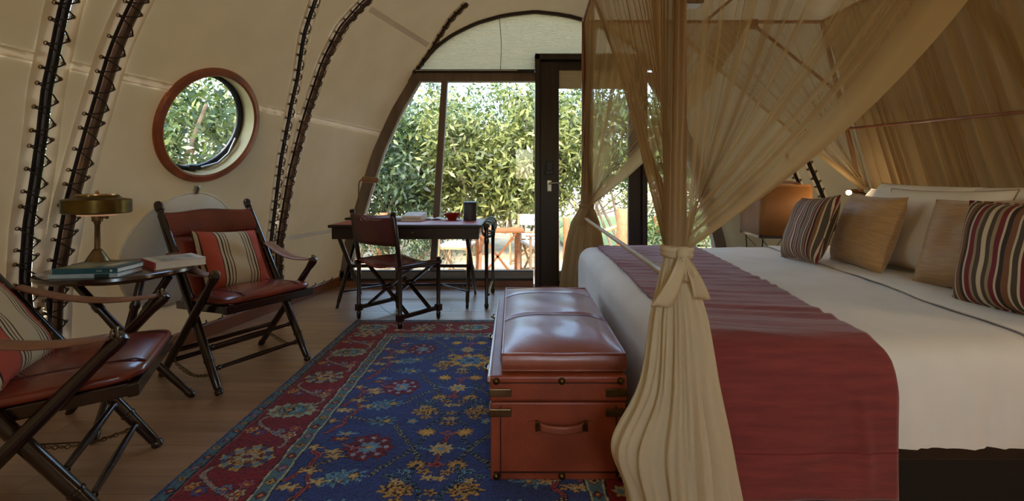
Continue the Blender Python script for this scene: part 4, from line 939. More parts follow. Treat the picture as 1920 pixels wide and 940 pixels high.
# ------------------------------------------------------------------ leather trunk and its cushion
TX0, TX1, TY0, TY1, TH = -.075, .40, 1.594, 2.66, .378
LID = .285
tk = thing('leather_trunk', 'reddish-brown leather trunk standing at the foot of the bed', 'trunk', ((TX0+TX1)/2, (TY0+TY1)/2, 0))
tk.location.z = .013
cxm, cym = (TX0+TX1)/2, (TY0+TY1)/2
mb = MB(); mb.box((cxm, cym, (LID+.013)/2), (TX1-TX0, TY1-TY0, LID-.013)); mb.build('chest_body', LEATHER_T, tk, smooth=False, bevel=.006)
mb = MB(); mb.box((cxm, cym, (LID+.004+TH)/2), (TX1-TX0+.006, TY1-TY0+.006, TH-LID-.004)); mb.build('lid', LEATHER_T, tk, smooth=False, bevel=.008)
mb = MB()
for x_ in (TX0+.035, TX1-.035): mb.box((x_, TY0-.002, .15), (.004, .004, .25))
mb.box((cxm, TY0-.002, .042), (TX1-TX0-.02, .004, .004)); mb.box((cxm, TY0-.004, TH-.022), (TX1-TX0-.02, .004, .003)); mb.build('stitch_welt', SEAM, tk, smooth=False)
for sx, x_ in ((-1, TX0), (1, TX1)):
    for z_ in (.322, .252):
        mb = MB(); mb.box((x_-sx*.034, TY0-.006, z_), (.078, .006, .028)); mb.box((x_+sx*.003, TY0+.03, z_), (.006, .07, .022)); mb.build('corner_clasp', BRONZE, tk, smooth=False, bevel=.003)
    for z_ in (TH-.016, .03):
        mb = MB(); mb.sphere((x_-sx*.02, TY0-.004, z_), .0125, 14); mb.build('stud', BRASS, tk)
for z_ in (TH-.016, .03):
    mb = MB(); mb.sphere((cxm+.012, TY0-.004, z_), .0125, 14); mb.build('stud', BRASS, tk)
mb = MB(); mb.grid(lambda u, v: Vector((cxm-.065+.15*u, TY0-.01-.028*math.sin(PI*u)**.6, .207+(v-.5)*.026)), 16, 5); mb.build('side_handle', LEATHER_C, tk, solid=.01)
for x_ in (cxm-.075, cxm+.095):
    mb = MB(); mb.box((x_, TY0-.007, .207), (.012, .014, .034)); mb.torus((x_, TY0-.016, .222), .007, .0025, (1, 0, 0), 10, 5); mb.build('handle_loop', BRASS, tk, smooth=False, bevel=.002)
    mb = MB(); mb.lathe([(1e-6, 0), (.03, 0), (.03, .004), (1e-6, .005)], (x_+(-.008 if x_ < cxm else .008), TY0-.001, .207), 20, Matrix.Rotation(PI/2, 3, 'X') @ Matrix.Scale(.55, 3, Vector((0, 1, 0)))); mb.build('handle_pad', LEATHER_T, tk)
mb = MB(); mb.box((TX0-.006, cym, TH-.012), (.012, TY1-TY0, .02)); mb.build('edge_highlight', mat('painted_edge_highlight', (196, 180, 168), (176, 156, 142), 8, .3, coat=.3), tk, smooth=False, bevel=.004)  # pale strip paints the bright reflection along the trunk's upper left edge
for y_ in (2.04, 2.36, 1.7):
    mb = MB(); mb.box((TX0-.014, y_, TH-.035), (.01, .05, .05)); mb.tube([(TX0-.02, y_-.03, TH-.01), (TX0-.03, y_, TH-.015), (TX0-.02, y_+.03, TH-.01)], .006, 8); mb.build('side_clasp', BRONZE, tk, smooth=False, bevel=.003)
tcn = thing('trunk_cushion', 'tan-brown leather seat cushion lying on top of the trunk', 'cushion', (cxm, cym, TH+.013))
ccx, CWx, CL = .185, .445, 1.03; ccy = 1.625+CL/2; CB = TH+.002; CT = .062
def cush(u, v, z=1):
    a, b = 2*u-1, 2*v-1; widen = 1+.05*(v-.3)
    return Vector((ccx+.012*v+CWx/2*a*widen, ccy+CL/2*b, CB+CT+.03*(1-a**4)*(1-b**6)-.010*math.exp(-((v-.40)/.012)**2)-.008*math.exp(-((v-.80)/.010)**2)-.006*math.exp(-((v-.03)/.015)**2)*0+.0012*math.sin(a*5+b*14)*(1-a*a)))
mb = MB(); NU, NV = 30, 60; mb.grid(cush, NU, NV)
def sidew(u, v):                                     # boxing around the edge
    k = u*4; s_ = int(min(3, k)); f = k-s_
    a, b = [(f, 0), (1, f), (1-f, 1), (0, 1-f)][s_]
    p = cush(a, b); out = Vector(((a-.5)*2 if s_ in (1, 3) else 0, (b-.5)*2 if s_ in (0, 2) else 0, 0))
    return Vector((p.x, p.y, CB+.002+(p.z-CB-.002)*v))+out*.010*math.sin(PI*v)
mb.grid(sidew, 120, 6, closeu=True); mb.build('cushion_body', LEATHER_C, tcn, ang=50)
mb = MB()
def rim(a, b): return cush(a, b)+Vector((0, 0, .001))
R_ = [rim(i/20, 0) for i in range(20)]+[rim(1, i/30) for i in range(30)]+[rim(1-i/20, 1) for i in range(20)]+[rim(0, 1-i/30) for i in range(30)]
mb.tube(R_, .005, 6, closed=True); mb.tube([p-Vector((0, 0, CT-.006)) if 0 else Vector((p.x, p.y, CB+.006)) for p in R_], .005, 6, closed=True); mb.build('piping', LEATHER_C, tcn)
for v_ in (.40, .80):
    mb = MB(); mb.tube([cush(i/24, v_)+Vector((0, 0, .002)) for i in range(25)], .0045, 6); mb.build('seam', LEATHER_D, tcn)

# ------------------------------------------------------------------ bed
BZ = .57
def XF(Y): return .485+.015*(Y-1.4)
def nearY(x): return 1.36
BFAR = 3.56
bed = thing('canopy_bed', 'wooden four-poster canopy bed with slanting head poles', 'bed', (1.7, 2.5, 0))
mb = MB(); mb.box((1.68, 2.48, .225), (2.26, 2.13, .07)); mb.build('bed_base', BASEDARK, bed, smooth=False, bevel=.006)
mb = MB(); mb.box((1.72, 2.50, .0955), (2.16, 2.08, .189)); mb.build('underbed_dark_block', mat('underbed_shade_black', (20, 15, 12), (14, 10, 8), 6, .6), bed, smooth=False)  # near-black block stands in for the darkness under the bed
mb = MB(); mb.box((1.67, 2.47, .40), (2.24, 2.08, .27)); mb.build('mattress', WHITE_LINEN, bed, smooth=False, bevel=.05)
PN, PF = Vector((.478, 1.30, 0)), Vector((.60, 3.80, 0)); CT_ = 2.41
HFt, HFb = Vector((2.59, 3.80, CT_)), Vector((3.02, 3.80, .55))
HNt, HNb = Vector((2.62, 1.25, CT_)), Vector((3.05, 1.20, .55))
pp = [(0, .020), (.02, .024), (.3, .021), (.7, .019), (1, .017)]
for p in (PN, PF):
    mb = MB(); mb.post(p, p+Vector((0, 0, CT_+.03)), pp); mb.build('post', CANEWOOD, bed)
for a, b in ((HFb, HFt), (HNb, HNt)):
    mb = MB(); mb.post(a, b, [(0, .018), (1, .016)]); mb.build('head_post', CANEWOOD, bed)
for a, b in ((HFb, Vector((3.02, 3.80, 0))), (HNb, Vector((3.05, 1.2, 0)))):
    mb = MB(); mb.post(b, a, [(0, .018), (1, .018)]); mb.build('head_leg', CANEWOOD, bed)
top = lambda p: Vector((p.x, p.y, CT_))
def rail(a, b, nm, m=CANEWOOD, r=.014):
    mb = MB(); mb.tube([a, b], r, 10); return mb.build(nm, m, bed)
rail(top(PN), top(PF), 'top_rail'); rail(top(PF), HFt, 'top_rail'); rail(top(PN), HNt, 'top_rail'); rail(HNt, HFt, 'top_rail')
rail(Vector((1.61, 3.80, CT_)), Vector((1.61, 1.28, CT_)), 'cross_bar', r=.012)
rail(Vector((2.01, 3.80, CT_-.02)), Vector((2.745, 3.80, 1.80)), 'brace', r=.013); mb = MB(); mb.box((2.01, 3.79, CT_-.025), (.06, .05, .075)); mb.build('brace_block', CANEWOOD, bed, smooth=False, bevel=.005)
rail(Vector((2.03, 1.27, CT_-.02)), Vector((2.76, 1.24, 1.80)), 'brace', r=.013)
rail(Vector((2.74, 3.70, 1.505)), Vector((2.84, 1.24, 1.385)), 'head_bar', r=.011)
mb = MB(); mb.post((.60, 3.72, .772), (.485, 1.36, .762), [(0, .012), (.5, .011), (.9, .011), (.905, .014), (.96, .014), (1, .012)]); mb.build('foot_rail', PALEPOLE, bed)
mb = MB(); mb.box((.512, 1.30, 1.585), (.06, .05, .05)); mb.build('post_bracket', DARKWOOD, bed, smooth=False, bevel=.006)

def ypath(qv, hem_n, hem_f, y0, y1, r):
    """section across the bed: near hem -> up -> rounded edge -> flat -> rounded edge -> far hem; returns y, drop"""
    Ln = BZ-hem_n-r; Lf = BZ-hem_f-r; arc = r*PI/2; flat = y1-y0-2*r; T = Ln+arc+flat+arc+Lf; s = qv*T
    if s < Ln: return y0, BZ-(hem_n+s), 0
    s -= Ln
    if s < arc: a = s/r; return y0+r-r*math.cos(a), r-r*math.sin(a), 1
    s -= arc
    if s < flat: return y0+r+s, 0, 1
    s -= flat
    if s < arc: a = s/r; return y1-r+r*math.sin(a), r-r*math.cos(a), 1
    s -= arc
    return y1, r+s, 2
def xpath(pv, Y, x1, hem, r):
    x0 = XF(Y); Ld = BZ-hem-r; arc = r*PI/2; flat = x1-x0-r; T = Ld+arc+flat; s = pv*T
    if s < Ld: return x0, BZ-(hem+s)
    s -= Ld
    if s < arc: a = s/r; return x0+r-r*math.cos(a), r-r*math.sin(a)
    return x0+r+s-arc, 0
def duv(p, q_):
    y, dz, reg = ypath(q_, .262, .25, 1.36, BFAR, .10)
    x, dx = xpath(p, y, 2.86, .10, .085)
    z = BZ-dz-dx
    if dz > .08 and y < 2:
        k = smoothstep(.06, .2, dz); y -= k*(.010*wob(x*22, 1)+.006*wob(x*47, 4))*(1 if x > .7 else .3)+.004*k
    z += .004*wob(x*4+y*3, 2)+.0025*wob(x*11-y*7, 5) if dz < .05 else 0
    if dz > .0 and dx > .0: z = max(z, .2)
    if y > 3.3: pass
    return Vector((x, y, max(z, .10)))
dv = thing('duvet', 'white linen duvet covering the bed', 'duvet', (1.7, 2.5, .3))
mb = MB(); mb.grid(duv, 150, 150); mb.build('duvet_cover', WHITE_LINEN, dv, ang=180)
# folded-back sheet band near the pillows
def fe(Y): return interp(Y, [1.4, 1.5, 1.72, 2.24, 3.47], [1.61, 1.63, 1.655, 1.77, 1.94])
def shf(u, v):
    y, dz, reg = ypath(.02+.96*v, .40, .36, 1.352, BFAR+.006, .105); X0 = fe(y); x = X0+(2.80-X0)*u
    return Vector((x, y-(.004 if dz > .05 and y < 2 else 0), BZ-dz+.012+.004*wob(x*6+y*5, 3)-.006*(1-min(1, u*30))))
mb = MB(); mb.grid(shf, 60, 110); mb.build('fold_band', WHITE_LINEN, dv, ang=180)
mb = MB(); mb.tube([shf(0, v)+Vector((-.002, 0, .003)) for v in np.linspace(0, 1, 90)], .002, 6); mb.build('fold_piping', mat('linen_piping', (186, 168, 146), rough=.8), dv)
# red runner
def rxl(Y): return interp(Y, [1.36, 1.5, 2.0, 2.4, 3.5], [.56, .562, .581, .607, .65])
def rxr(Y): return interp(Y, [1.36, 1.40, 1.49, 1.82, 2.18, 3.5], [1.135, 1.122, 1.125, 1.166, 1.228, 1.395])
def run(u, v):
    y, dz, reg = ypath(v, .112, .2, 1.350, BFAR+.010, .108); x = rxl(y)+(rxr(y)-rxl(y))*u
    z = BZ-dz+.010; y -= (.014*smoothstep(.06, .16, dz) if y < 2 else 0)
    if dz < .03:
        k = 1-smoothstep(.0, .03, dz)
        z += k*(.0035*math.sin(y*62+4*math.sin(x*3+y*2))*(.5+.5*math.sin(x*5+y*9))+.003*wob(y*30+x*6, 2))+.004*wob(x*4+y*3, 2)
    elif y < 2:
        y -= .006*wob(x*7+dz*3, 3)*smoothstep(.05, .25, dz)+.006*math.exp(-((u-.83-.15*(dz-.3))/.03)**2)*smoothstep(.1, .25, dz)*(1-smoothstep(.3, .5, dz))
    return Vector((x, y, z))
rn = thing('bed_runner', 'dark red woven runner laid across the foot of the bed', 'bed runner', (.9, 2.4, .12))
mb = MB(); mb.grid(run, 60, 260); mb.build('runner_cloth', RUNNER, rn, ang=180, solid=.006)
mb = MB()
mb.tube([run(u, .047)+Vector((0, -.004, 0)) for u in np.linspace(0, 1, 30)], .0016, 5); mb.build('hem_stitch', mat('hem_red', (110, 36, 34), rough=.9), rn)

# pillows and cushions (faces look towards the foot end)
F_ = -PI/2                                            # local -y face turned to -x
MULT = [((196, 174, 140), 3), ((112, 40, 42), 7), ((196, 174, 140), 2), ((80, 66, 50), 5), ((196, 174, 140), 2), ((122, 80, 50), 6), ((60, 44, 38), 4), ((196, 174, 140), 2), ((112, 40, 42), 5), ((150, 128, 96), 3), ((80, 66, 50), 4), ((196, 174, 140), 2)]
MULTI = stripe_mat('multicolour_stripe', even((MULT+MULT[::-1])*2), 0, .46, .7)
MULTI2 = stripe_mat('multicolour_stripe_wide', even((MULT+MULT[::-1]+MULT)), 0, .54, .7)
cushion('red, brown and cream striped cushion at the far end of the pillow row', (1.845, 2.83, BZ+.205), .43, .42, .15, MULTI, (math.radians(-20), F_-.12, math.radians(-4)), 1, group='scatter cushions on the bed')
cushion('plain tan cushion beside the far striped cushion on the bed', (2.02, 2.60, BZ+.212), .44, .43, .16, TAN_SILK, (math.radians(-17), F_-.10, math.radians(2)), 2, group='scatter cushions on the bed')
cushion('plain tan cushion half hidden behind the near striped cushion', (2.035, 1.98, BZ+.215), .50, .43, .16, TAN_SILK, (math.radians(-20), F_+.05, math.radians(-3)), 3, group='scatter cushions on the bed')
cushion('red, brown and cream striped cushion nearest the right edge of the picture', (1.88, 1.65, BZ+.21), .50, .43, .17, MULTI2, (math.radians(-13), F_+.02, math.radians(-2)), 4, group='scatter cushions on the bed')
cushion('large cream pillow standing between the two tan cushions', (2.19, 2.38, BZ+.235), .70, .47, .17, CREAM_LINEN, (math.radians(-20), F_-.02, 0), 5, 'pillow', PIPING, 'pillow', group='pillows at the head of the bed')
cushion('cream pillow behind the near tan cushion, mostly hidden', (2.24, 1.66, BZ+.235), .70, .47, .17, CREAM_LINEN, (math.radians(-20), F_+.02, 0), 6, 'pillow', PIPING, 'pillow', group='pillows at the head of the bed')
cushion('white pillow at the back, far end, under the net', (2.46, 2.82, BZ+.275), .72, .46, .18, CREAM_LINEN, (math.radians(-28), F_-.02, math.radians(2)), 7, 'pillow', PIPING, 'pillow', group='pillows at the head of the bed')
cushion('white pillow at the back, middle, leaning on the net', (2.47, 2.14, BZ+.268), .72, .46, .18, CREAM_LINEN, (math.radians(-26), F_+.05, math.radians(-2)), 8, 'pillow', PIPING, 'pillow', group='pillows at the head of the bed')
cushion('white pillow at the back, by the right edge of the picture', (2.46, 1.52, BZ+.265), .68, .46, .18, CREAM_LINEN, (math.radians(-26), F_, math.radians(2)), 9, 'pillow', PIPING, 'pillow', group='pillows at the head of the bed')
cushion('white pillow peeping out at the far back corner by the reading light', (2.60, 3.22, BZ+.255), .46, .44, .14, WHITE_LINEN, (math.radians(-30), F_-.05, 0), 10, 'pillow', None, 'pillow', group='pillows at the head of the bed')

# ------------------------------------------------------------------ mosquito nets
def net_grid(F, D, nu, nv, name, m, parent):
    mb = MB(); mb.grid(F, nu, nv); o = mb.build(name, m, parent, ang=180)
    a = o.data.attributes.new('dens', 'FLOAT', 'POINT')
    a.data.foreach_set('value', np.array([D(i/(nu-1), j/(nv-1)) for j in range(nv) for i in range(nu)], dtype=np.float32)); return o
def streaks(seed, n, lo=.012, hi=.035, a0=.2, a1=.5):
    r = random.Random(seed); return [(r.random(), r.uniform(.0016, .006), r.uniform(a0, a1)) for _ in range(n)]
def sval(st, s): return max([0]+[a*math.exp(-((s-c)/w_)**2) for c, w_, a in st])
def polyline(P, s):
    L = [0]
    for a, b in zip(P[:-1], P[1:]): L.append(L[-1]+(b-a).length)
    d_ = s*L[-1]
    for i in range(len(P)-1):
        if d_ <= L[i+1]+1e-9: return P[i].lerp(P[i+1], (d_-L[i])/max(1e-9, L[i+1]-L[i]))
    return P[-1]
def fan(name, parent, K, P, warp, folds, amp, sag, dens, st, kr=.032, nu=420, nv=46, m=NET, nrm=None, band=None):
    """cloth fanning from the tie K up to the rail polyline P; sag(s) pulls the middle down"""
    def F(s, t):
        sw = warp(s); top_ = polyline(P, sw); k0 = K+Vector((kr*math.cos(2*PI*s*3), kr*math.sin(2*PI*s*3), .012*math.sin(s*40)))
        t2 = t**1.05; p = k0.lerp(top_, t2)
        env = math.sin(PI*min(1, t*.9+.02))**.7
        ph = 2*PI*folds*s+2.2*wob(s*folds*.9, 3)
        n_ = Vector((0, -1, 0)) if nrm is None else nrm(s)
        bd = 1 if band is None else 1-band(s)
        p = p+n_*(amp*env*math.sin(ph)*(.35+.65*t)*bd)
        if bd < 1: p = p+n_*(.02*(1-bd)*env)
        return p+sag(s)*(4*t2*(1-t2))
    return net_grid(F, lambda s, t: min(.985, dens(s, t)+sval(st, s)*(.55+.45*(1-t))*(1 if band is None else 1-band(s))), nu, nv, name, m, parent)
def skirt(parent, K, zb, za, a_, b_, folds, name, bulge=None, cx=None, seed=0, m=NETCREAM):
    def F(u, v):
        z = K.z-(K.z-zb)*v; th = 2*PI*u; A = interp(z, za, a_); B = interp(z, za, b_)
        rip = .97+(.13*math.sin(folds*th+seed+.8*wob(v*3+u*9, seed))+.07*math.sin(folds*2.3*th+v*2))*min(1, v*5+.15)
        x = K.x+A*rip*math.cos(th)+(interp(z, za, cx) if cx else 0); y = K.y+B*rip*math.sin(th)
        if bulge: dx, dy = bulge(th, z); x += dx; y += dy
        return Vector((x, y, z))
    mb = MB(); mb.grid(F, 180, 50, closeu=True); o = mb.build(name, m, parent, ang=180)
    a = o.data.attributes.new('dens', 'FLOAT', 'POINT'); a.data.foreach_set('value', np.full(len(o.data.vertices), .93, dtype=np.float32)); return o
def sash(parent, K, r, s=1, m=NETCREAM):
    mb = MB(); mb.torus(K, r, .011*s, (0, 0, 1), 24, 8); mb.torus(K+Vector((0, 0, -.014*s)), r*.97, .010*s, (.05, 0, 1), 24, 8)
    mb.sphere(K+Vector((0, -r-.008, -.006)), .018*s, 12)
    o = mb.build('sash', m, parent); dn(o, .97)
    for (dx, ln, wd, fold) in ((-.06, .14, .028, 0), (.05, .12, .022, 1), (.02, .075, .02, 0)):
        mb = MB()
        mb.grid(lambda u, v: K+Vector((0, -r-.014, -.008))+Vector((dx*u*s, -.018*math.sin(PI*u), -ln*u*s))+Vector(((v-.5)*2*wd*s*(.35+.65*u), .006*math.sin(PI*2*v), 0)), 12, 5)
        o = mb.build('sash_tail', m, parent, solid=.004); dn(o, .97)
def dn(o, v):
    a = o.data.attributes.new('dens', 'FLOAT', 'POINT'); a.data.foreach_set('value', np.full(len(o.data.vertices), v, dtype=np.float32))

KN = Vector((.46, 1.27, .87))
nn = thing('mosquito_net', 'sheer tan net tied to the near foot post of the bed, with a bow', 'bed net', (.46, 1.27, 0), 0, 'bed nets')
Pn = [Vector((.578, 3.32, CT_)), Vector((.535, 2.4, CT_)), Vector((.478, 1.28, CT_)), Vector((1.2, 1.27, CT_)), Vector((1.74, 1.26, CT_))]
Ltot = sum((b-a).length for a, b in zip(Pn[:-1], Pn[1:])); sc = ((Pn[1]-Pn[0]).length+(Pn[2]-Pn[1]).length)/Ltot
def warpn(s):   # more cloth at the corner post and at the front edge
    xs = [0, .10, .30, .52, .58, .78, .86, 1]; ys = [0, .06, sc*.55, sc*.97, sc+.01, .80, .93, 1]; return interp(s, xs, ys)
def densn(s, t):
    base = interp(s, [0, .04, .08, .28, .36, .52, .56, .60, .80, .86, .92, 1], [.75, .72, .50, .46, .62, .74, .70, .26, .22, .24, .84, .93])
    return base+.42*max(0, 1-t/.32)
fan('net_drape', nn, KN, Pn, warpn, 46, .022, lambda s: Vector((.10, 0, -.13))*smoothstep(.55, 1, s), densn, streaks(5, 60, a0=.18, a1=.5)+[(.565+.0, .006, .3), (.61, .006, .45), (.64, .008, .55), (.67, .004, .4), (.695, .010, .55), (.735, .011, .6), (.765, .004, .4), (.79, .008, .5), (.825, .007, .5), (.85, .004, .4)], band=lambda s: smoothstep(.865, .90, s))
def bulge_n(th, z):
    k = max(0, math.cos(th-PI))**2*math.exp(-((z-.33)/.11)**2); return (-.075*k, -.02*k)
skirt(nn, KN, .005, [0, .15, .30, .52, .68, .80, .87], [.150, .138, .118, .088, .068, .044, .030], [.12, .11, .09, .075, .06, .042, .030], 13, 'net_skirt', bulge_n, [.03, .025, .02, .01, .005, 0, 0], 1)
sash(nn, KN, .036)
KF = Vector((.615, 3.76, .876))
nf = thing('mosquito_net', 'sheer tan net tied to the far foot post beside the glass door', 'bed net', (.615, 3.76, 0), 0, 'bed nets')
Pf = [Vector((.565, 3.1, CT_)), Vector((.60, 3.78, CT_)), Vector((1.3, 3.79, CT_)), Vector((1.97, 3.79, CT_))]
fan('net_drape', nf, KF, Pf, lambda s: interp(s, [0, .35, .5, .82, 1], [0, .32, .37, .86, 1]), 34, .03, lambda s: Vector((.07, 0, -.10))*smoothstep(.45, 1, s), lambda s, t: interp(s, [0, .3, .5, .60, .67, .82, .88, 1], [.84, .82, .80, .74, .48, .36, .84, .92])+.4*max(0, 1-t/.25), streaks(9, 40), kr=.05, nu=300, nv=40, band=lambda s: smoothstep(.82, .87, s))
skirt(nf, KF, .005, [0, .3, .55, .75, .83, .876], [.20, .17, .14, .10, .07, .05], [.16, .14, .12, .09, .07, .05], 11, 'net_skirt', None, [-.03, -.03, -.02, -.01, 0, 0], 2, m=NET)
sash(nf, KF, .055, 1.1, NET)
KH = Vector((2.90, 3.74, 1.02))
nh = thing('mosquito_net', 'sheer tan net gathered at the far head pole behind the lantern lamp', 'bed net', (2.9, 3.74, .9), 0, 'bed nets')
Ph = [Vector((1.22, 3.77, CT_)), Vector((1.9, 3.77, CT_)), Vector((2.57, 3.77, CT_))]
fan('net_drape', nh, KH, Ph, lambda s: interp(s, [0, .2, 1], [0, .06, 1]), 22, .02, lambda s: Vector((.0, 0, -.05))*(1-s), lambda s, t: interp(s, [0, .16, .22, .8, 1], [.8, .74, .24, .22, .3])+.35*max(0, 1-t/.25), streaks(21, 30, a0=.15, a1=.35), kr=.03, nu=240, nv=40, band=lambda s: 1-smoothstep(.16, .21, s))
mb = MB(); mb.torus(KH, .03, .009, (0, 0, 1), 18, 6); o = mb.build('tie', NET, nh); dn(o, .97)
KN2 = Vector((2.98, 1.16, 1.0))
nq = thing('mosquito_net', 'sheer tan net edge crossing the top right corner of the picture', 'bed net', (2.98, 1.16, .9), 0, 'bed nets')
fan('net_drape', nq, KN2, [Vector((.92, 1.24, CT_)), Vector((1.7, 1.24, CT_)), Vector((2.58, 1.22, CT_))], lambda s: interp(s, [0, .25, 1], [0, .07, 1]), 22, .015, lambda s: Vector((-.12, 0, -.20))*(1-s)**2, lambda s, t: interp(s, [0, .2, .26, 1], [.72, .66, .26, .3])+.35*max(0, 1-t/.25), streaks(31, 26), kr=.03, nu=240, nv=40, band=lambda s: 1-smoothstep(.2, .26, s))
nb = thing('mosquito_net', 'pleated tan net curtain hanging behind the pillows at the bed head', 'bed net', (2.85, 2.5, .5), 0, 'bed nets')
def HB(s, v):
    yt = 3.78-2.5*s; z = CT_-(CT_-.55)*v; x0 = 2.555+.475*v
    ph = 2*PI*34*s+3*wob(s*21, 2); am = .010+.012*v
    return Vector((x0+am*math.sin(ph)+.012*wob(s*50, 4)+.03, yt-.22*v*(.35+.65*s)+.02*math.cos(ph)*v, z))
stb = streaks(44, 46, a0=.1, a1=.3)
net_grid(HB, lambda s, v: min(.97, .86+.04*math.sin(2*PI*34*s+3*wob(s*21, 2))+sval(stb, s)*.4), 420, 26, 'net_panel', NET, nb)

# ------------------------------------------------------------------ bedside: stand, lantern, reading light
ns = thing('nightstand', 'dark wooden bedside stand on the far side of the bed', 'nightstand', (2.42, 4.0, 0))
NX, NY, NZ = 2.44, 4.02, .46
mb = MB(); mb.box((NX, NY, NZ-.012), (.56, .44, .024)); mb.build('top', DESKWOOD, ns, smooth=False, bevel=.005)
mb = MB(); mb.box((NX, NY, NZ-.09), (.50, .38, .13)); mb.build('drawer_case', DESKWOOD, ns, smooth=False, bevel=.004)
for sx in (-1, 1):
    for sy in (-1, 1): mb = MB(); mb.post((NX+sx*.23, NY+sy*.17, 0), (NX+sx*.23, NY+sy*.17, NZ-.15), [(0, .012), (.1, .018), (1, .018)]); mb.build('leg', DARKWOOD, ns)
LC = Vector((2.34, 4.06, 0))
lt_ = thing('lantern_lamp', 'large tan leather box-shaped lamp on the far bedside stand', 'lamp', (LC.x, LC.y, NZ))
LR = Matrix.Rotation(math.radians(-8), 3, 'Z')
def rbox(mb, c, wx, wy, z0, z1, r, flare=0, caps=True, n=6):
    P = []
    for qx, qy, a0 in ((1, 1, 0), (-1, 1, PI/2), (-1, -1, PI), (1, -1, 3*PI/2)):
        for i in range(n+1):
            a = a0+PI/2*i/n; P.append((qx*(wx/2-r)+r*math.cos(a), qy*(wy/2-r)+r*math.sin(a)))
    N_ = len(P); vs = [c+LR @ Vector((x, y, z0)) for x, y in P]+[c+LR @ Vector((x*(1-flare), y*(1-flare), z1)) for x, y in P]
    fs = [(i, (i+1) % N_, N_+(i+1) % N_, N_+i) for i in range(N_)]
    if caps: fs += [tuple(range(N_-1, -1, -1)), tuple(range(N_, 2*N_))]
    mb.add(vs, fs); return mb
mb = MB(); rbox(mb, LC, .42, .52, .615, 1.03, .05, .0, False); mb.build('shade', SHADE_LEATHER, lt_, solid=.005)
mb = MB(); rbox(mb, LC, .43, .53, .595, .618, .05); mb.build('bottom_rim', DARKWOOD, lt_, ang=50)
mb = MB(); rbox(mb, LC, .415, .515, 1.025, 1.05, .05, .03); mb.build('top_lid', SHADE_LEATHER, lt_, ang=50)
mb = MB(); mb.tube([LC+LR @ Vector((-.15, -.15, 1.05)), LC+LR @ Vector((-.05, -.18, 1.07)), LC+LR @ Vector((.08, -.17, 1.068)), LC+LR @ Vector((.16, -.12, 1.05))], .012, 8); mb.build('carry_strap', STRAP, lt_)
for sx in (-1, 1):
    for sy in (-1, 1):
        mb = MB(); a = LC+LR @ Vector((sx*.17, sy*.2, .6)); b = LC+LR @ Vector((sx*.17, sy*.17, NZ+.001)); mb.tube([a, b], .005, 8); mb.tube([a+Vector((0, 0, -.03)), LC+LR @ Vector((sx*.09, sy*.17, NZ+.02))], .003, 6); mb.build('leg', BLACK, lt_)
rl = thing('reading_light', 'small lit brass reading light on the far head pole', 'light', (2.70, 3.62, .97))
A = Vector((2.98, 3.76, .95)); B_ = Vector((2.66, 3.62, .985))
mb = MB(); mb.tube([A, Vector((2.90, 3.70, .96)), Vector((2.80, 3.64, .985)), Vector((2.74, 3.63, .99))], .009, 8); mb.build('arm', BRASS, rl)
mb = MB(); mb.tube([Vector((2.76, 3.63, .99)), Vector((2.745, 3.63, .99)), Vector((2.68, 3.62, .985))], [.012, .024, .027], 16); mb.build('head', BRONZE, rl)
mb = MB(); mb.sphere(Vector((2.665, 3.60, .985)), .02, 16); mb.build('bulb', mat('lit_bulb', (255, 230, 190), emit=(255, 222, 170), estr=9), rl)

# ------------------------------------------------------------------ outside
GZ = -.40
mb = MB(); mb.grid(lambda u, v: Vector((-24+56*u, 4.9+35*v, GZ-.02+.05*wob(u*22, 1)*wob(v*15, 2)*smoothstep(.2, .35, v)+1.2*smoothstep(.45, 1, v))), 60, 60)
tag(mb.build('ground', mat('sandy_ground', (196, 172, 134), (150, 126, 94), 3, .9, bump=.4, bscale=12, detail=8), smooth=True), 'pale sandy ground outside the tent', kind='structure')
mb = MB(); mb.grid(lambda u, v: Vector((-9+6.3*u if 0 else 1.2+9*u, 10.6+9*v, GZ+.03+.04*wob(u*12, 1))), 30, 30); tag(mb.build('lawn', mat('dry_lawn', (130, 138, 80), (104, 118, 62), 6, .9, bump=.5, bscale=40)), 'patch of green lawn beyond the tent', kind='structure')
# terrace deck just outside
dkk = thing('terrace_deck', 'sunlit timber terrace outside the glass wall', 'deck', (0, 6.6, GZ))
DECK = mat('deck_boards', (186, 168, 142), (160, 142, 116), 6, .7, stretch=(.4, 4, 1), rnd=.1)
dm = MB(); dm.box((0, 0, 0), (7.4, .138, .03)); me_d = bpy.data.meshes.new('board'); me_d.from_pydata(dm.v, [], dm.f); me_d.materials.append(DECK)
for i in range(23): inst('board', me_d, dkk, (.2, 4.98+.145*i, GZ+.03))
WOODO = mat('oiled_teak', (160, 98, 50), (130, 74, 36), 9, .5, stretch=(.3, 3, 1)); WOODP = mat('pale_teak', (164, 130, 92), (136, 104, 70), 9, .5); SEATW = mat('white_canvas_seat', (200, 198, 194), (186, 184, 180), 8, .8)
G1 = GZ+.045
ot = thing('terrace_table', 'slatted teak folding table on the terrace outside', 'table', (-.27, 6.95, G1))
for i in range(8):
    mb = MB(); mb.box((-.21, 6.70+.075*i, G1+.705), (.78, .066, .022)); mb.build('slat', WOODO, ot, smooth=False)
for x_ in (-.50, .08):
    for s in (-1, 1):
        mb = MB(); mb.bar((x_+s*.02, 6.96-s*.24, G1), (x_+s*.02, 6.96+s*.24, G1+.69), .03, .045, (1, 0, 0)); mb.build('leg', WOODO, ot, smooth=False)
for s in (-1, 1):
    mb = MB(); mb.bar((-.21-s*.27, 6.69, G1), (-.21+s*.27, 6.69, G1+.69), .03, .045, (0, 1, 0)); mb.build('leg', WOODO, ot, smooth=False)
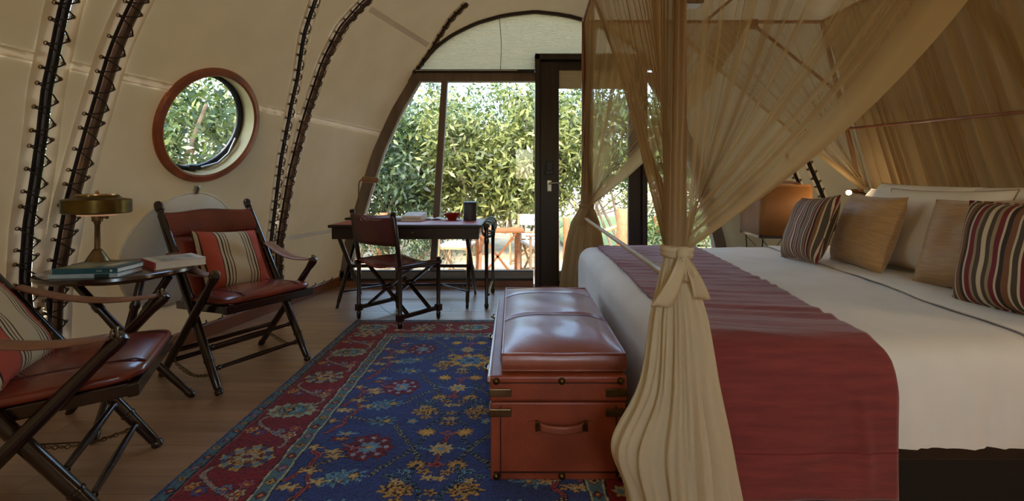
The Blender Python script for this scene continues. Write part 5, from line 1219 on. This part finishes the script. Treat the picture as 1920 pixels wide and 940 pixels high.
def dchair(label, c, rz):
    t = thing('director_chair', label, 'chair', c, rz, 'terrace chairs'); L = dict(parent=t, local=True)
    for sx in (-1, 1):
        for y_, h in ((-.22, .62), (.22, .86)):
            mb = MB(); mb.bar((sx*.27, y_, 0), (sx*.27, y_, h), .03, .03); mb.build('post', WOODP, smooth=False, **L)
        mb = MB(); mb.box((sx*.27, -.02, .635), (.055, .54, .022)); mb.build('armrest', WOODP, smooth=False, **L)
        mb = MB(); mb.box((sx*.27, 0, .05), (.03, .5, .03)); mb.box((sx*.25, 0, .46), (.03, .46, .03)); mb.build('side_rail', WOODP, smooth=False, **L)
    for y_ in (-.17, .17):
        for s in (-1, 1):
            mb = MB(); mb.bar((-.26*s, y_+s*.012, .07), (.26*s, y_+s*.012, .45), .024, .024, (0, 1, 0)); mb.build('cross_brace', WOODP, smooth=False, **L)
    mb = MB(); mb.box((0, 0, .49), (.50, .46, .05)); mb.build('seat', SEATW, smooth=False, bevel=.02, **L)
    mb = MB(); mb.grid(lambda u, v: Vector(((u-.5)*.56, .225+.03*math.sin(PI*u), .66+.2*v)), 10, 4); mb.build('back_sling', SEATW, t, local=True, solid=.008)
    return t
c1 = dchair('teak director chair with white seat, right of the terrace table', (.42, 7.1, G1), math.radians(-75))
for lab, c, r_ in (('teak director chair with white seat, seen under the writing desk', (-.82, 6.95, G1), math.radians(80)), ('teak director chair with white seat behind the terrace table', (.30, 8.05, G1), math.radians(-20))):
    d_ = copy_tree(c1); d_['label'] = lab; d_.location = c; d_.rotation_euler = (0, 0, r_)
# rope railing posts
def rpost(label, x, y, h, r=.11):
    t = thing('railing_post', label, 'post', (x, y, GZ-.02), 0, 'rope railing posts'); mb = MB(); mb.tube([(x, y, GZ-.05), (x+.01, y, GZ+h*.5), (x, y, GZ+h-.02), (x, y, GZ+h)], [r, r*.96, r*.95, r*.85], 10); mb.build('timber', mat('weathered_post', (168, 112, 70), (136, 84, 50), 9, .7, bump=.3), t)
    return Vector((x, y, GZ+h*.72))
rp = [rpost('stout timber railing post outside, seen past the far net', 2.05, 8.4, 1.0, .13), rpost('timber railing post outside, right of the dark door stile', 2.75, 8.5, .85, .11), rpost('timber railing post under the desk, seen through the glass', -2.28, 8.0, .95, .12), rpost('timber railing post near the mullion, seen under the desk', -1.45, 8.6, .9, .1), rpost('slim timber railing post outside, seen through the door glass', 1.06, 8.9, .8, .07)]
def rope(a, b, label, sag=.12):
    mb = MB(); mb.tube([a.lerp(b, i/12)-Vector((0, 0, sag*math.sin(PI*i/12))) for i in range(13)], .035, 8); tag(mb.build('rope', mat('thick_rope', (196, 166, 118), (168, 136, 90), 30, .9, bump=.5, bscale=80)), label, 'rope', 'railing ropes')
rope(rp[0], rp[1], 'thick rope strung between the two right railing posts'); rope(rp[2], rp[3], 'thick rope strung between the posts under the desk'); rope(rp[4], rp[0], 'thick rope running from the door to the stout railing post')

# foliage -------------------------------------------------------------
def leaf_mat(name, cols, tr=.35):
    m = bpy.data.materials.new(name); m.use_nodes = True; n = m.node_tree.nodes; l = m.node_tree.links; b = n['Principled BSDF']
    at = n.new('ShaderNodeAttribute'); at.attribute_name = 'rnd'; cr = n.new('ShaderNodeValToRGB'); els = cr.color_ramp.elements
    while len(els) < len(cols): els.new(.5)
    for i, c in enumerate(cols): els[i].position = i/(len(cols)-1); els[i].color = lin(c)
    l.new(at.outputs['Fac'], cr.inputs[0]); l.new(cr.outputs[0], b.inputs['Base Color']); b.inputs['Roughness'].default_value = .45
    t = n.new('ShaderNodeBsdfTranslucent'); l.new(cr.outputs[0], t.inputs[0]); ms = n.new('ShaderNodeMixShader'); ms.inputs[0].default_value = tr
    l.new(b.outputs[0], ms.inputs[1]); l.new(t.outputs[0], ms.inputs[2]); l.new(ms.outputs[0], n['Material Output'].inputs[0]); return m
LEAF = [leaf_mat('leaf_olive', [(36, 44, 20), (76, 84, 34), (128, 130, 66), (186, 180, 118)]), leaf_mat('leaf_green', [(28, 42, 22), (54, 72, 32), (92, 108, 52), (150, 156, 94)]), leaf_mat('leaf_dark', [(22, 34, 22), (40, 56, 30), (70, 84, 46), (120, 130, 86)])]
BARK = mat('grey_bark', (128, 110, 88), (90, 74, 58), 8, .9, bump=.4)
def foliage(blobs, count, size, seed, mi, parent):
    r = np.random.RandomState(seed); P = []
    vol = np.array([b[3]*b[4]*b[5] for b in blobs]); vol = vol**.67/np.sum(vol**.67)
    for b, f in zip(blobs, vol):
        n = int(count*f); nc = max(8, n//38)
        d = r.randn(nc, 3); d /= np.linalg.norm(d, axis=1)[:, None]; rad = r.uniform(.55, 1.05, (nc, 1))**.6
        cen = np.array(b[:3])+d*rad*np.array(b[3:6])
        idx = r.randint(0, nc, n); P.append(cen[idx]+r.randn(n, 3)*size*2.1)
    P = np.concatenate(P); P = P[P[:, 2] > GZ+.03]; n = len(P)
    a = r.randn(n, 3); a[:, 2] -= .3; a /= np.linalg.norm(a, axis=1)[:, None]; b = np.cross(a, r.randn(n, 3)); b /= np.linalg.norm(b, axis=1)[:, None]; nn_ = np.cross(a, b)
    L = (size*r.uniform(.6, 1.3, (n, 1))); W = L*.34
    v = np.stack([P-a*L, P+b*W-a*L*.1+nn_*L*.12, P+a*L, P-b*W-a*L*.1+nn_*L*.12], 1).reshape(-1, 3)
    off = np.array(wloc(parent)); me = bpy.data.meshes.new('foliage'); me.vertices.add(n*4); me.vertices.foreach_set('co', (v-off).reshape(-1).astype(np.float32))
    me.loops.add(n*4); me.loops.foreach_set('vertex_index', np.arange(n*4, dtype=np.int32)); me.polygons.add(n); me.polygons.foreach_set('loop_start', np.arange(0, n*4, 4, dtype=np.int32)); me.polygons.foreach_set('loop_total', np.full(n, 4, dtype=np.int32)); me.update(calc_edges=True)
    at = me.attributes.new('rnd', 'FLOAT', 'POINT'); at.data.foreach_set('value', np.repeat(np.clip(r.beta(2, 2.2, n), 0, 1), 4).astype(np.float32)); me.materials.append(LEAF[mi])
    o = bpy.data.objects.new('foliage', me); COL.objects.link(o); o.parent = parent; o['kind'] = 'stuff'; return o
def bush(label, x, y, w_, h, d_, count, seed, mi, size=.078, stems=6, base=.15, cat='bush', name='bush', group='bushes beyond the glass'):
    r = random.Random(seed); t = thing(name, label, cat, (x, y, GZ), 0, group); bl = []
    for k in range(7):
        bl.append((x+r.uniform(-.5, .5)*w_, y+r.uniform(-.4, .4)*d_, GZ+h*(base+(1-base)*r.uniform(.25, .78)), w_*r.uniform(.24, .38), d_*r.uniform(.3, .45), h*(1-base)*r.uniform(.2, .3)))
    bl.append((x, y, GZ+h*(base+(1-base)*.45), w_*.45, d_*.45, h*(1-base)*.42))
    foliage(bl, count, size, seed, mi, t)
    for k in range(stems):
        b = bl[k % len(bl)]; mb = MB(); p0 = Vector((x+r.uniform(-.15, .15), y+r.uniform(-.1, .1), GZ-.03)); p2 = Vector(b[:3]); p1 = (p0+p2)/2+Vector((r.uniform(-.15, .15), 0, -.1))
        mb.tube(bez(p0, p1, p2, 8), [.035*(1-.07*i) for i in range(8)], 6); mb.build('stem', BARK, t)
    return t
bush('grey-green bush beyond the glass, at the far left of the arch', -3.1, 9.0, 2.3, 3.2, 1.8, 8500, 1, 2)
bush('tall leafy bush beyond the glass, left of the mullion', -1.9, 10.2, 2.4, 3.75, 2.0, 9500, 2, 1)
bush('sunlit yellow-green bush beyond the glass, right of the mullion', -.75, 9.4, 2.1, 3.1, 1.8, 9500, 3, 0, base=.17)
bush('sunlit yellow-green bush beyond the glass, beside the door frame', .35, 9.8, 2.0, 3.5, 1.8, 9500, 4, 0, base=.17)
bush('dark tree behind the bushes, above the mullion', -2.6, 13.5, 3.6, 4.9, 2.6, 7000, 5, 2, .08, name='tree', cat='tree', group='trees beyond the glass')
bush('green tree behind the bushes, in the middle of the glass', -.2, 13.8, 3.6, 5.0, 2.6, 7000, 6, 1, .08, name='tree', cat='tree', group='trees beyond the glass')
bush('dark tree in the distance, seen through the door glass', 2.6, 15.0, 3.6, 5.4, 2.6, 7000, 7, 2, .08, base=.12, name='tree', cat='tree', group='trees beyond the glass')
bush('tree with hanging leaves on the lawn, seen past the far net', 2.35, 10.0, 2.6, 3.5, 2.0, 9500, 8, 1, base=.40, stems=4, name='tree', cat='tree', group='trees beyond the glass')
bush('leafy tree outside, seen through the sheer net above the bed', 4.6, 10.8, 3.2, 4.4, 2.2, 7000, 9, 1, base=.3, name='tree', cat='tree', group='trees beyond the glass')
bush('low green shrub outside, right of the dark door stile', 3.1, 8.2, 1.0, 1.25, .9, 2200, 12, 1, .055)
bush('low dark shrub outside, seen under the desk', -1.9, 7.6, 1.5, .9, 1.0, 2600, 13, 2, .05)
bush('green bush outside the round window, on its left', -4.3, 4.9, 2.2, 3.6, 2.2, 9000, 14, 1, .06, group='bushes outside the round window')
bush('pale sunlit bush outside the round window, on its right', -5.8, 7.6, 2.8, 3.8, 2.6, 8000, 15, 0, .06, group='bushes outside the round window')
bush('distant green thicket beyond the lawn, left of the door frame', -1.6, 18.5, 7.0, 3.6, 2.4, 6500, 21, 1, .11, base=.02, group='thickets beyond the lawn')
bush('distant green thicket beyond the lawn, seen past the door glass', 3.6, 20.5, 7.0, 3.6, 2.4, 6500, 22, 0, .11, base=.02, group='thickets beyond the lawn')
bush('distant dark thicket beyond the lawn, right of the dark door stile', 8.5, 18.0, 6.0, 3.8, 2.4, 5500, 23, 2, .11, base=.02, group='thickets beyond the lawn')
bush('distant dark thicket at the far left, behind the grey-green bush', -7.0, 17.0, 6.0, 4.0, 2.4, 5500, 24, 2, .11, base=.02, group='thickets beyond the lawn')
# near head pole: unseen reading light, added outside the frame as warm fill
rl_fill = thing('reading_light', 'added brass fill light on the near head pole, unseen past the right edge', 'light', (2.66, 1.02, 1.12))
mb = MB(); mb.tube([Vector((2.93, 1.2, 1.02)), Vector((2.84, 1.10, 1.06)), Vector((2.72, 1.03, 1.12))], .009, 8); mb.build('arm', BRASS, rl_fill)
mb = MB(); mb.tube([Vector((2.74, 1.04, 1.11)), Vector((2.72, 1.03, 1.12)), Vector((2.67, 1.01, 1.15))], [.012, .024, .027], 16); mb.build('head', BRONZE, rl_fill)
mb = MB(); mb.sphere(Vector((2.655, 1.0, 1.155)), .02, 16); mb.build('bulb', MATS['lit_bulb'], rl_fill)
for par, loc, en in ((rl_fill, Vector((2.60, .98, 1.18)), 7.0), (rl, Vector((2.60, 3.57, 1.0)), 2.5)):  # near lamp is the added warm fill; far one is the lit reading light
    pl = bpy.data.lights.new('reading_or_fill_bulb', 'POINT'); pl.energy = en; pl.color = (1, .74, .46); pl.shadow_soft_size = .05
    po = bpy.data.objects.new('reading_or_fill_bulb', pl); COL.objects.link(po); po.parent = par; po.location = loc-par.location
